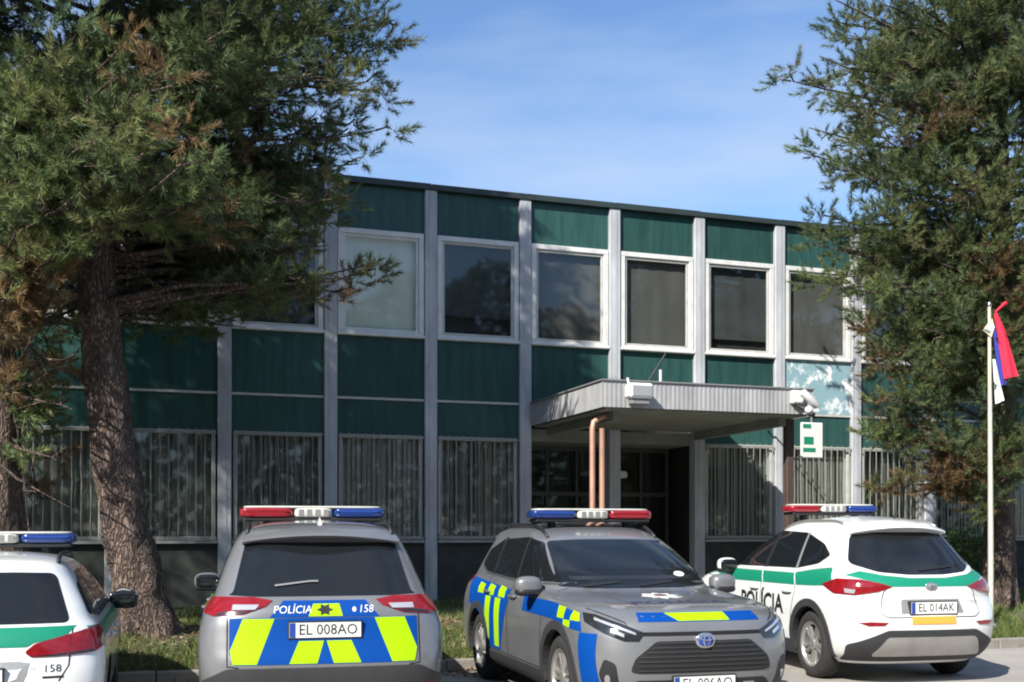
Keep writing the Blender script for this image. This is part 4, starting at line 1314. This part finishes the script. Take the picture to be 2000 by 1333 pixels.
c1.lightbar(-.35, 1.495, .60, ('lbblue', 'lbblue'), hh=.043)
c1.root.scale = (1, 1, .975)
rg = c1.patch('rear_window', REAR, round_poly([(-.66, .985), (-.545, 1.325), (-.3, 1.335), (.3, 1.335), (.545, 1.325), (.66, .985)], .05), 'carglass', off=.004)
c1.patch('green_film', REAR, [(-.70, .965), (.70, .965), (.64, .90), (.44, .86), (.40, .835), (-.40, .835), (-.44, .86), (-.64, .90)], 'policegreen', off=.0035, thick=.002)
c1.text('bumper_lettering', '158', REAR, .56, .685, .07, 'black', sx=1.1, off=.004)
c1.text('bumper_mark', '☏', REAR, .44, .685, .05, 'greyplastic', off=.004)
c1.seam('underline', REAR, [(.50, .63), (.63, .63)], wd=.014, m='black', off=.004)
c1.patch('plate_recess', REAR, [(-.36, .56), (-.40, .73), (.40, .73), (.36, .56)], 'white', off=.002)
c1.seam('recess_edge', REAR, [(.24, .715), (.40, .715), (.36, .61), (.24, .56)], wd=.05, m='alloy', off=.004)
c1.plate(REAR, -.0, .64, 'EL 021AB')
c1.patch('rear_bumper_cladding', REAR, round_poly([(-.80, .20), (-.82, .30), (.82, .30), (.80, .20)], .02), 'cladding', off=.01)
MB().superell((-1.45, 0, 1.47), (.09, .025, .05), 2.5).build('fin_aerial', M['white'], c1.root, smooth=True)

# ------------------------------------------------------------------ vegetation
GREENS = np.array([(.105, .145, .058), (.125, .165, .064), (.150, .180, .068), (.095, .135, .066), (.165, .175, .072)])
BROWNS = np.array([(.16, .105, .05), (.20, .13, .06), (.13, .10, .05)])

def tri_mesh(name, V, tint, m, parent):
    """V: (n, 3, 3) triangles, tint: (n, 3)"""
    n = len(V)
    me = bpy.data.meshes.new(name)
    me.vertices.add(n * 3); me.loops.add(n * 3); me.polygons.add(n)
    me.vertices.foreach_set('co', V.reshape(-1).astype(np.float32))
    me.loops.foreach_set('vertex_index', np.arange(n * 3, dtype=np.int32))
    me.polygons.foreach_set('loop_start', np.arange(0, n * 3, 3, dtype=np.int32))
    me.update(calc_edges=True)
    at = me.attributes.new('tint', 'FLOAT_COLOR', 'POINT')
    c = np.ones((n * 3, 4), np.float32)
    c[:, :3] = np.repeat(tint, 3, axis=0)
    at.data.foreach_set('color', c.reshape(-1))
    me.materials.append(m)
    o = bpy.data.objects.new(name, me)
    COL.objects.link(o)
    o.parent = parent
    return o

def needle_tris(pos, axis, scale, tint, K=60, L=.095, wd=.0095, shoot=.20):
    n = len(pos)
    ax = axis / np.linalg.norm(axis, axis=1, keepdims=True)
    ref = np.where(np.abs(ax[:, 2:3]) < .9, np.array([[0, 0, 1.]]), np.array([[1., 0, 0]]))
    a = np.cross(ax, ref); a /= np.linalg.norm(a, axis=1, keepdims=True)
    b = np.cross(ax, a)
    u = rng.random((n, K)); phi = rng.random((n, K)) * 2 * math.pi
    al = np.radians(rng.uniform(30, 72, (n, K))) * (1.2 - .75 * u)
    sc = scale[:, None]
    base = pos[:, None, :] + ax[:, None, :] * (u * shoot * sc)[..., None]
    rad = a[:, None, :] * np.cos(phi)[..., None] + b[:, None, :] * np.sin(phi)[..., None]
    d = ax[:, None, :] * np.cos(al)[..., None] + rad * np.sin(al)[..., None]
    tip = base + d * (L * sc * rng.uniform(.7, 1.15, (n, K)))[..., None]
    sd = np.cross(d, rng.normal(size=(n, K, 3))); sd /= np.linalg.norm(sd, axis=2, keepdims=True)
    wv = sd * (wd * sc * .5)[..., None]
    V = np.stack([base - wv, base + wv, tip], axis=2).reshape(-1, 3, 3)
    T = np.repeat(tint[:, None, :], K, axis=1) * rng.uniform(.75, 1.25, (n, K, 1))
    return V, T.reshape(-1, 3)

def wobble(p0, p1, n, amp):
    pts = []
    off = np.cumsum(rng.normal(0, amp, (n + 1, 3)), axis=0)
    off -= np.linspace(0, 1, n + 1)[:, None] * off[-1]
    for i in range(n + 1):
        t = i / n
        pts.append(np.array(p0) * (1 - t) + np.array(p1) * t + off[i])
    return pts

def pine(label, base, trunk, r0, branches, brown=.12, tuft=1.0, K=60, lowbrown=0.0, dens=1.0, dead=(), bright=1.0):
    """trunk: list of world points; branches: list of (start point, tip point, spread radius, flatness)"""
    root = tag(empty('pine_tree', base), label, 'tree', 'pine trees in front of the building')
    bx = Vector(base)
    tr = MB()
    pts = [Vector(p) - bx for p in trunk]
    # smooth path
    P, n = [], 10
    for i in range(len(pts) - 1):
        for k in range(n):
            P.append(pts[i].lerp(pts[i + 1], k / n))
    P.append(pts[-1])
    for _ in range(6):
        P = [P[0]] + [(P[i - 1] + P[i] * 2 + P[i + 1]) / 4 for i in range(1, len(P) - 1)] + [P[-1]]
    hmax = P[-1].z
    rad = [max(.03, r0 * (1 - .88 * (p.z / hmax)) * (1 + .35 * math.exp(-max(0, p.z) / .35))) for p in P]
    # bark ridges: displaced rings
    ns_ = 22
    vs, fs = [], []
    for i, p in enumerate(P):
        for k in range(ns_):
            a = 2 * math.pi * k / ns_
            rr = rad[i] * (1 + .07 * math.sin(k * 5 + i * .7) + .05 * random.uniform(-1, 1))
            vs.append((p.x + rr * math.cos(a), p.y + rr * math.sin(a), p.z))
    for i in range(len(P) - 1):
        for k in range(ns_):
            k2 = (k + 1) % ns_
            fs.append((i * ns_ + k, i * ns_ + k2, (i + 1) * ns_ + k2, (i + 1) * ns_ + k))
    trunk_o = tr.add(vs, fs).build('trunk', M['bark'], root, smooth=True)
    lim = MB()
    tp, ta, ts, tt = [], [], [], []
    bxa = np.array(base)
    for (a, b, rad_, flat) in branches:
        a, b = np.array(a), np.array(b)
        path = wobble(a, b, 6, .05)
        L = np.linalg.norm(b - a)
        lim.tube([tuple(p - bxa) for p in path], list(np.linspace(.018 + .008 * L, .007, 7)), 6)
        out = (b - a) / (L + 1e-6)
        nt_ = int(dens * max(34, 165 * rad_ ** 2 * (1 + L * .25)))
        clumps = max(4, int(3 + rad_ * 9))
        cc = []
        for _ in range(clumps):
            q = rng.uniform(.35, 1.05)
            base_p = a + (b - a) * q
            d = rng.normal(size=3); d /= np.linalg.norm(d)
            off = d * rad_ * rng.uniform(.25, .9) * np.array([1, 1, flat])
            cc.append(base_p + off)
            lim.tube([tuple(base_p - bxa - out * .1), tuple(base_p + off * .5 - bxa + np.array([0, 0, .03])), tuple(base_p + off - bxa)], [.014, .010, .006], 4, cap=False)
        per = max(3, nt_ // clumps)
        for c_ in cc:
            cr = rad_ * rng.uniform(.22, .38) + .05
            wv_ = math.sin(c_[0] * 1.9 + c_[2] * 1.3) + math.sin(c_[1] * 2.3 - c_[2] * 2.1 + c_[0]) + rng.normal(0, .55)
            isb = wv_ > 2.3 - 4.5 * (brown + lowbrown * max(0, 1 - (c_[2] - 2) / 4))
            basecol = (BROWNS if isb else GREENS)[rng.integers(0, 3 if isb else 5)]
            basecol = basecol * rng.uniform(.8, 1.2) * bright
            dv = rng.normal(size=(per, 3)); dv /= np.linalg.norm(dv, axis=1, keepdims=True)
            dv[:, 2] = dv[:, 2] * .75
            p = c_ + dv * cr * rng.uniform(.35, 1.0, (per, 1)) ** .6
            tp.append(p)
            ta.append(dv + out * .35 + np.array([0, 0, .45]))
            ts.append(rng.uniform(.8, 1.3, per) * tuft)
            tt.append(basecol * rng.uniform(.8, 1.2, (per, 1)))
    for (a, b) in dead:
        path = wobble(a, b, 5, .06)
        lim.tube([tuple(p - bxa) for p in path], list(np.linspace(.024, .006, 6)), 5)
        for q in (2, 3, 4):
            e = path[q] + rng.normal(0, .25, 3)
            lim.tube([tuple(path[q] - bxa), tuple(e - bxa)], [.010, .004], 4, cap=False)
    lim.build('limbs', M['bark'], root, smooth=True)
    tp, ta, ts, tt = np.concatenate(tp) - bxa, np.concatenate(ta), np.concatenate(ts), np.concatenate(tt)
    V, T = needle_tris(tp, ta, ts, tt, K)
    tri_mesh('crown', V, T, M['needle'], root)
    return root, len(V)

def auto_branches(trunk_fn, z0, z1, n, rfun, rad=(.45, .8), az=None, droop=.0):
    out = []
    for i in range(n):
        z = z0 + (z1 - z0) * ((i + rng.random()) / n)
        a = rng.uniform(0, 2 * math.pi) if az is None else rng.uniform(*az)
        c = np.array(trunk_fn(z))
        Lr = rfun(z) * rng.uniform(.55, 1.05)
        tip = c + np.array([math.cos(a) * Lr, math.sin(a) * Lr, .25 * Lr * rng.uniform(-.3, .8) - droop * Lr])
        out.append((c, tip, rng.uniform(*rad), .55))
        if Lr > 1.6:
            m_ = c + (tip - c) * .55
            out.append((c + (tip - c) * .3, m_ + rng.normal(0, .3, 3), rng.uniform(*rad) * .8, .55))
    return out

tri_total = 0
def fill(br, trunk_fn, x0, x1, y0, y1, step, Y0, Y1, r, zmin, keep=lambda x, y: True):
    yy = y0
    while yy <= y1:
        xx = x0 + rng.uniform(0, step)
        while xx <= x1:
            if keep(xx, yy):
                tip = unp(xx + rng.uniform(-20, 20), yy + rng.uniform(-20, 20), rng.uniform(Y0, Y1))
                br.append((trunk_fn(max(zmin, tip.z - .3)), tuple(tip), r * rng.uniform(.8, 1.2), .75))
            xx += step
        yy += step
# A: the pine whose leaning trunk stands between the two left cars
YA = 12.8
ta_pts = [unp(295, 1262, YA), unp(272, 1150, YA), unp(240, 1000, YA), unp(212, 800, YA), unp(192, 600, YA), unp(185, 400, YA + .1), unp(210, 100, YA + .3), unp(260, -300, YA + .5), unp(300, -750, YA + .5)]
ta_pts[0].z = .25
tzA = [p.z for p in ta_pts]
def trunkA(z): return (np.interp(z, tzA, [p.x for p in ta_pts]), np.interp(z, tzA, [p.y for p in ta_pts]), z)
def rA(z): return np.interp(z, [4.3, 5.5, 8, 11, 12.4], [1.7, 3.1, 3.3, 1.9, .5])
brA = auto_branches(trunkA, 5.0, 12.2, 50, rA, (.5, .85))
# limbs that make the visible right-hand outline against the sky and the dark mass before the facade
for (px, py, Y, r_) in [(770, 40, 13.6, .55), (690, 60, 13.8, .6), (600, 40, 14.2, .6), (720, 160, 14.0, .38), (690, 260, 14.0, .42), (735, 255, 13.6, .30), (640, 200, 14.2, .55), (700, 320, 13.8, .35),
                        (560, 150, 14.3, .6), (560, 300, 14.3, .6), (480, 380, 14.3, .6), (560, 420, 14.2, .5), (470, 500, 14.2, .5), (420, 300, 14.3, .6), (480, 230, 14.5, .6), (340, 420, 14.0, .5), (560, 520, 14.0, .42),
                        (690, 545, 13.5, .30), (735, 525, 13.5, .22), (670, 570, 13.6, .25), (640, 110, 14.0, .6), (520, 60, 14.4, .6), (430, 130, 14.4, .55), (600, 360, 14.3, .5), (500, 590, 14.0, .3), (400, 560, 13.8, .35), (430, 430, 14.4, .5), (520, 470, 14.5, .5), (600, 250, 14.6, .5), (370, 500, 14.2, .4), (300, 520, 13.9, .35), (610, 470, 14.3, .3), (450, 600, 14.2, .3), (350, 600, 14.0, .3), (630, 310, 14.3, .4), (760, 120, 13.8, .35), (660, 10, 14.0, .5), (560, 570, 14.6, .45), (480, 640, 14.8, .35), (600, 430, 14.8, .5), (540, 350, 15.0, .6), (420, 620, 14.5, .4), (300, 600, 14.2, .4), (640, 480, 14.6, .25), (710, 520, 13.6, .16), (120, 560, 13.6, .4), (60, 620, 13.8, .35), (330, 460, 15.0, .5), (420, 520, 15.2, .5), (500, 540, 15.2, .5), (580, 500, 15.2, .45), (300, 560, 14.9, .45), (380, 580, 15.2, .4), (540, 600, 15.2, .3), (600, 560, 15.1, .3), (270, 500, 14.8, .4), (450, 450, 15.4, .55), (620, 400, 15.2, .4), (140, 640, 14.2, .35), (300, 30, 14.0, .5), (200, 60, 13.6, .5), (60, 60, 13.4, .5)]:
    tip = unp(px, py, Y)
    brA.append((trunkA(max(4.2, tip.z - .6)), tuple(tip), r_, .7))
fill(brA, trunkA, 250, 640, 370, 610, 72, 14.3, 15.2, .34, 4.2, lambda x, y: x < 660 - max(0, y - 480) * .5)
fill(brA, trunkA, 380, 720, 0, 350, 85, 13.8, 14.8, .36, 4.2)
deadA = [(trunkA(4.6 + .3 * i), tuple(unp(px, py, 12.6))) for i, (px, py) in enumerate([(80, 560), (60, 640), (250, 560), (330, 600), (420, 470), (110, 500), (40, 520)])]
_, n_ = pine('tall pine with leaning trunk between the left two police cars', (ta_pts[0].x, ta_pts[0].y, .25), ta_pts, .30, brA, brown=.10, dead=deadA)
tri_total += n_
# B: pine at the left edge whose sunlit boughs hang into the picture
tb0 = unp(10, 1280, 12.6); tb0.z = .25
tb_pts = [tb0, unp(0, 900, 12.6), unp(-20, 500, 12.5), unp(-60, 0, 12.3), unp(-110, -600, 12.2), unp(-130, -1050, 12.2)]
tzB = [p.z for p in tb_pts]
def trunkB(z): return (np.interp(z, tzB, [p.x for p in tb_pts]), np.interp(z, tzB, [p.y for p in tb_pts]), z)
def rB(z): return np.interp(z, [4.5, 6, 9, 12, 13.7], [1.5, 2.4, 2.8, 2.0, .5])
brB = auto_branches(trunkB, 6.6, 13.6, 46, rB, (.5, .85))
for (px, py, Y, r_) in [(60, 180, 10.9, .5), (150, 160, 10.8, .5), (240, 150, 10.9, .45), (330, 150, 11.0, .35), (90, 250, 10.7, .5), (200, 240, 10.6, .5), (300, 230, 10.8, .42), (30, 220, 10.8, .45), (350, 210, 11.0, .28),
                        (250, 300, 10.7, .42), (130, 320, 10.7, .45), (40, 330, 10.8, .4), (330, 330, 11.0, .35), (200, 370, 10.9, .4), (90, 400, 10.9, .38), (300, 400, 11.1, .32), (400, 390, 11.3, .25), (20, 440, 10.9, .35), (200, 440, 11.0, .3), (10, 500, 11.0, .28), (5, 590, 11.1, .25), (60, 480, 11.2, .25), (-10, 660, 11.2, .25), (140, 470, 11.2, .22), (-20, 740, 11.3, .25), (90, 560, 12.0, .3), (110, 640, 12.2, .25), (60, 700, 12.4, .28), (130, 730, 12.8, .22), (40, 800, 12.6, .28), (90, 860, 12.9, .25), (30, 900, 12.4, .25), (130, 530, 12.2, .3), (60, 430, 11.4, .3), (120, 900, 13.2, .22), (70, 950, 13.2, .25)]:
    tip = unp(px, py, Y)
    brB.append((trunkB(max(4.2, tip.z - .4)), tuple(tip), r_, .7))
fill(brB, trunkB, 0, 370, 90, 340, 75, 10.4, 11.0, .34, 4.2)
deadB = [(trunkB(2.4 + .16 * i), tuple(unp(px, py, rng.uniform(11.4, 12.8)))) for i, (px, py) in enumerate([(70, 960), (110, 900), (60, 820), (140, 800), (90, 730), (150, 690), (60, 660), (110, 600), (40, 590), (150, 540), (80, 520), (120, 470), (40, 480)])]
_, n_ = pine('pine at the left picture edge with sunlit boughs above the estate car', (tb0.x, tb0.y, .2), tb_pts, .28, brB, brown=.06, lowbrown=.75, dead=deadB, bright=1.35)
tri_total += n_
# C: taller pine further left, out of the picture but for its shade
tc0 = Vector((-7.2, 10.9, .3))
tc_pts = [tc0, Vector((-7.2, 10.9, 6)), Vector((-7.0, 10.6, 16.5))]
def trunkC(z): return (-7.1, 10.8, z)
def rC(z): return np.interp(z, [8.6, 10, 13, 16], [1.6, 2.8, 2.5, .6])
brC = auto_branches(trunkC, 8.8, 16.2, 56, rC, (.6, .95))
_, n_ = pine('tall dense pine standing left of the others', tuple(tc0), tc_pts, .32, brC, K=14, tuft=2.0, dens=.42)
tri_total += n_
for (ex, ey, eh) in ((-11.8, 12.6, 14.5), (-12.2, 7.2, 13.5)):  # extra pines added outside the view to deepen the shade on the left
    te = [Vector((ex, ey, .2)), Vector((ex + .1, ey, 6)), Vector((ex, ey + .1, eh))]
    fn = lambda z, ex=ex, ey=ey: (ex, ey, z)
    brE = auto_branches(fn, 3.0, eh - .3, 46, lambda z, eh=eh: np.interp(z, [3, 6, 10, eh], [2.2, 3.2, 2.6, .5]), (.7, 1.0))
    _, n_ = pine('dense unseen pine added for shade beyond the left picture edge, ' + ('nearer the building' if ey > 10 else 'nearer the cars'), (ex, ey, .2), te, .3, brE, K=12, tuft=2.3, dens=.26)
    tri_total += n_
# D: the sunlit pine on the right behind the flagpole
td0 = unp(1952, 1190, 17.4); td0.z = .38
td_pts = [td0, unp(1950, 900, 17.4), unp(1960, 600, 17.4), unp(1950, 200, 17.4), unp(1930, -300, 17.4), unp(1930, -600, 17.4)]
tzD = [p.z for p in td_pts]
def trunkD(z): return (np.interp(z, tzD, [p.x for p in td_pts]), np.interp(z, tzD, [p.y for p in td_pts]), z)
def rD(z): return np.interp(z, [2.6, 4, 6, 9, 12, 14.6], [2.2, 2.6, 3.2, 3.3, 2.2, .5])
brD = auto_branches(trunkD, 3.6, 14.4, 80, rD, (.42, .72))
brD = [b_ for b_ in brD if 1000 + b_[1][0] * F / b_[1][1] - b_[2] * 90 > 1535]
for (px, py, Y, r_) in [(1600, 110, 16.4, .40), (1550, 160, 16.6, .28), (1620, 40, 16.6, .42), (1580, 250, 16.4, .38), (1620, 330, 16.2, .45), (1570, 300, 16.5, .28), (1610, 420, 16.2, .42), (1640, 480, 16.0, .45), (1600, 480, 16.3, .35), (1640, 560, 16.0, .40), (1680, 640, 15.9, .42),
                        (1650, 200, 16.0, .5), (1700, 120, 16.0, .5), (1700, 300, 15.8, .5), (1720, 420, 15.6, .5), (1760, 560, 15.6, .45), (1720, 720, 15.8, .38), (1690, 800, 15.9, .36), (1740, 780, 15.8, .36), (1660, 840, 15.9, .22), (1720, 860, 15.9, .32), (1800, 640, 15.6, .4),
                        (1800, 240, 15.6, .5), (1860, 360, 15.6, .5), (1900, 500, 15.8, .45), (1860, 900, 15.9, .36), (1930, 880, 15.9, .36), (1800, 940, 16.0, .30), (1980, 850, 15.9, .40), (1780, 900, 15.9, .28), (1990, 700, 16.0, .42), (1890, 620, 15.9, .35), (1960, 940, 16.0, .3), (1740, 960, 16.2, .2), (1870, 985, 16.2, .2), (1930, 1000, 16.3, .2)]:
    tip = unp(px, py, Y)
    brD.append((trunkD(max(2.4, tip.z - .3)), tuple(tip), r_, .75))
fill(brD, trunkD, 1625, 2010, 10, 700, 68, 15.5, 16.3, .36, 2.4, lambda x, y: x > 1600 + max(0, y - 450) * .22)
fill(brD, trunkD, 1680, 2010, 720, 980, 70, 15.8, 16.6, .27, 2.4, lambda x, y: not (1790 < x < 1915 and y < 850))
_, n_ = pine('dense sunlit pine on the right behind the flagpole', (td0.x, td0.y, .38), td_pts, .24, brD, brown=.10, lowbrown=.35, dens=1.15)
tri_total += n_

def shrub(label, base, rx, rz, n, cols, seed_shift=0):
    root = tag(empty('shrub', base), label, 'shrub')
    st = MB()
    for k in range(7):
        a = rng.uniform(0, 6.28)
        st.tube([(0, 0, 0), (math.cos(a) * rx * .35, math.sin(a) * rx * .35, rz * .5), (math.cos(a) * rx * .7, math.sin(a) * rx * .7, rz * rng.uniform(.7, 1.0))], [.015, .010, .004], 5)
    st.build('stems', M['bark'], root)
    d = rng.normal(size=(n, 3)); d /= np.linalg.norm(d, axis=1, keepdims=True)
    p = d * rng.uniform(.45, 1, (n, 1)) * np.array([rx, rx, rz * .55]) + np.array([0, 0, rz * .55])
    p += .06 * np.sin(p * 9)
    nr = d + rng.normal(0, .6, (n, 3)); nr /= np.linalg.norm(nr, axis=1, keepdims=True)
    a = np.cross(nr, rng.normal(size=(n, 3))); a /= np.linalg.norm(a, axis=1, keepdims=True)
    b = np.cross(nr, a)
    s_ = rng.uniform(.03, .06, (n, 1))
    V = np.concatenate([np.stack([p - a * s_, p + b * s_ * .45, p + a * s_], 1), np.stack([p - a * s_, p + a * s_, p - b * s_ * .45], 1)])
    T = np.array(cols)[rng.integers(0, len(cols), n)] * rng.uniform(.7, 1.3, (n, 1))
    tri_mesh('foliage', V, np.concatenate([T, T]), M['leaf'], root)
    return root
sb = unp(1880, 1100, 18.6)
shrub('small light green shrub behind the white car near the flagpole', (sb.x, sb.y, .38), .45, 1.25, 2200, [(.10, .17, .05), (.13, .20, .06), (.07, .12, .035)])

# grass and litter on the two strips
def grass(name, n, xr, label):
    x = rng.uniform(xr[0], xr[1], n); y = KY + .15 + rng.random(n) ** 1.3 * 5.3
    z = np.array([verge_z(v) for v in y])
    wx = P0.x + x * CU - y * SU; wy = P0.y + x * SU + y * CU
    p = np.stack([wx, wy, z - .01], 1)
    patchy = np.sin(x * 1.7 + y * 2.3) + np.sin(x * 4.1 - y * 1.9) + rng.normal(0, .5, n)
    keep = patchy > -.3
    p, patchy = p[keep], patchy[keep]
    n = len(p)
    a = rng.uniform(0, 6.28, n)
    h = rng.uniform(.05, .15, n)
    lean = rng.normal(0, .5, (n, 2)) * h[:, None]
    tip = p + np.concatenate([lean, h[:, None]], 1)
    wv = np.stack([np.cos(a), np.sin(a), np.zeros(n)], 1) * .007
    V = np.stack([p - wv, p + wv, tip], 1)
    cols = np.array([(.11, .17, .035), (.15, .20, .05), (.08, .13, .03), (.22, .20, .09)])
    T = cols[rng.integers(0, 4, n)] * rng.uniform(.75, 1.25, (n, 1))
    return tag(tri_mesh(name, V, T, M['grass'], None), label, 'grass', kind='stuff')
grass('grass', 60000, (-7, GAP0 - .2), 'patchy grass and litter under the left pines')
grass('grass', 70000, (GAP1 + .2, 16), 'short bright grass around the flagpole')
n = 9000
lx = rng.uniform(-7, GAP0 - .2, n); ly = KY - .5 + rng.random(n) * 4.2
pz = np.array([verge_z(v) if v > KY + .13 else 0.0 for v in ly]) + .012 + rng.random(n) * .02
pp = np.stack([P0.x + lx * CU - ly * SU, P0.y + lx * SU + ly * CU, pz], 1)
e1 = rng.normal(size=(n, 3)); e1[:, 2] *= .3; e1 /= np.linalg.norm(e1, axis=1, keepdims=True)
e2 = rng.normal(size=(n, 3)); e2[:, 2] *= .3; e2 /= np.linalg.norm(e2, axis=1, keepdims=True)
V = np.stack([pp, pp + e1 * .07, pp + e2 * .05], 1)
tag(tri_mesh('needle_litter', V, np.array([(.26, .19, .11), (.34, .27, .17), (.18, .12, .07)])[rng.integers(0, 3, n)], M['leaf'], None), 'dry fallen leaves and needles along the left kerb', 'litter', kind='stuff')

# leafy tree belt added out of view behind the camera, blocking low sky light
n = 48000
bx_ = rng.uniform(-60, 60, n)
top_ = 14.0 + 1.2 * np.sin(bx_ * .35) + .8 * np.sin(bx_ * 1.1 + 1)
pz = rng.random(n) ** .8 * top_
py_ = -15 - .006 * bx_ ** 2 * -1 * .3 + rng.uniform(-2.5, 2.5, n) * np.sqrt(np.clip(1 - (pz / top_) ** 3, .05, 1))
pp = np.stack([bx_, py_, pz], 1)
e1 = rng.normal(size=(n, 3)); e1 /= np.linalg.norm(e1, axis=1, keepdims=True)
e2 = rng.normal(size=(n, 3)); e2 /= np.linalg.norm(e2, axis=1, keepdims=True)
V = np.stack([pp, pp + e1 * .6, pp + e2 * .6], 1)
tag(tri_mesh('added_tree_belt', V, np.array([(.05, .085, .03), (.07, .10, .04), (.04, .07, .03)])[rng.integers(0, 3, n)], M['leaf'], None), 'leafy tree belt added out of view to cut sky light', 'trees', kind='stuff')
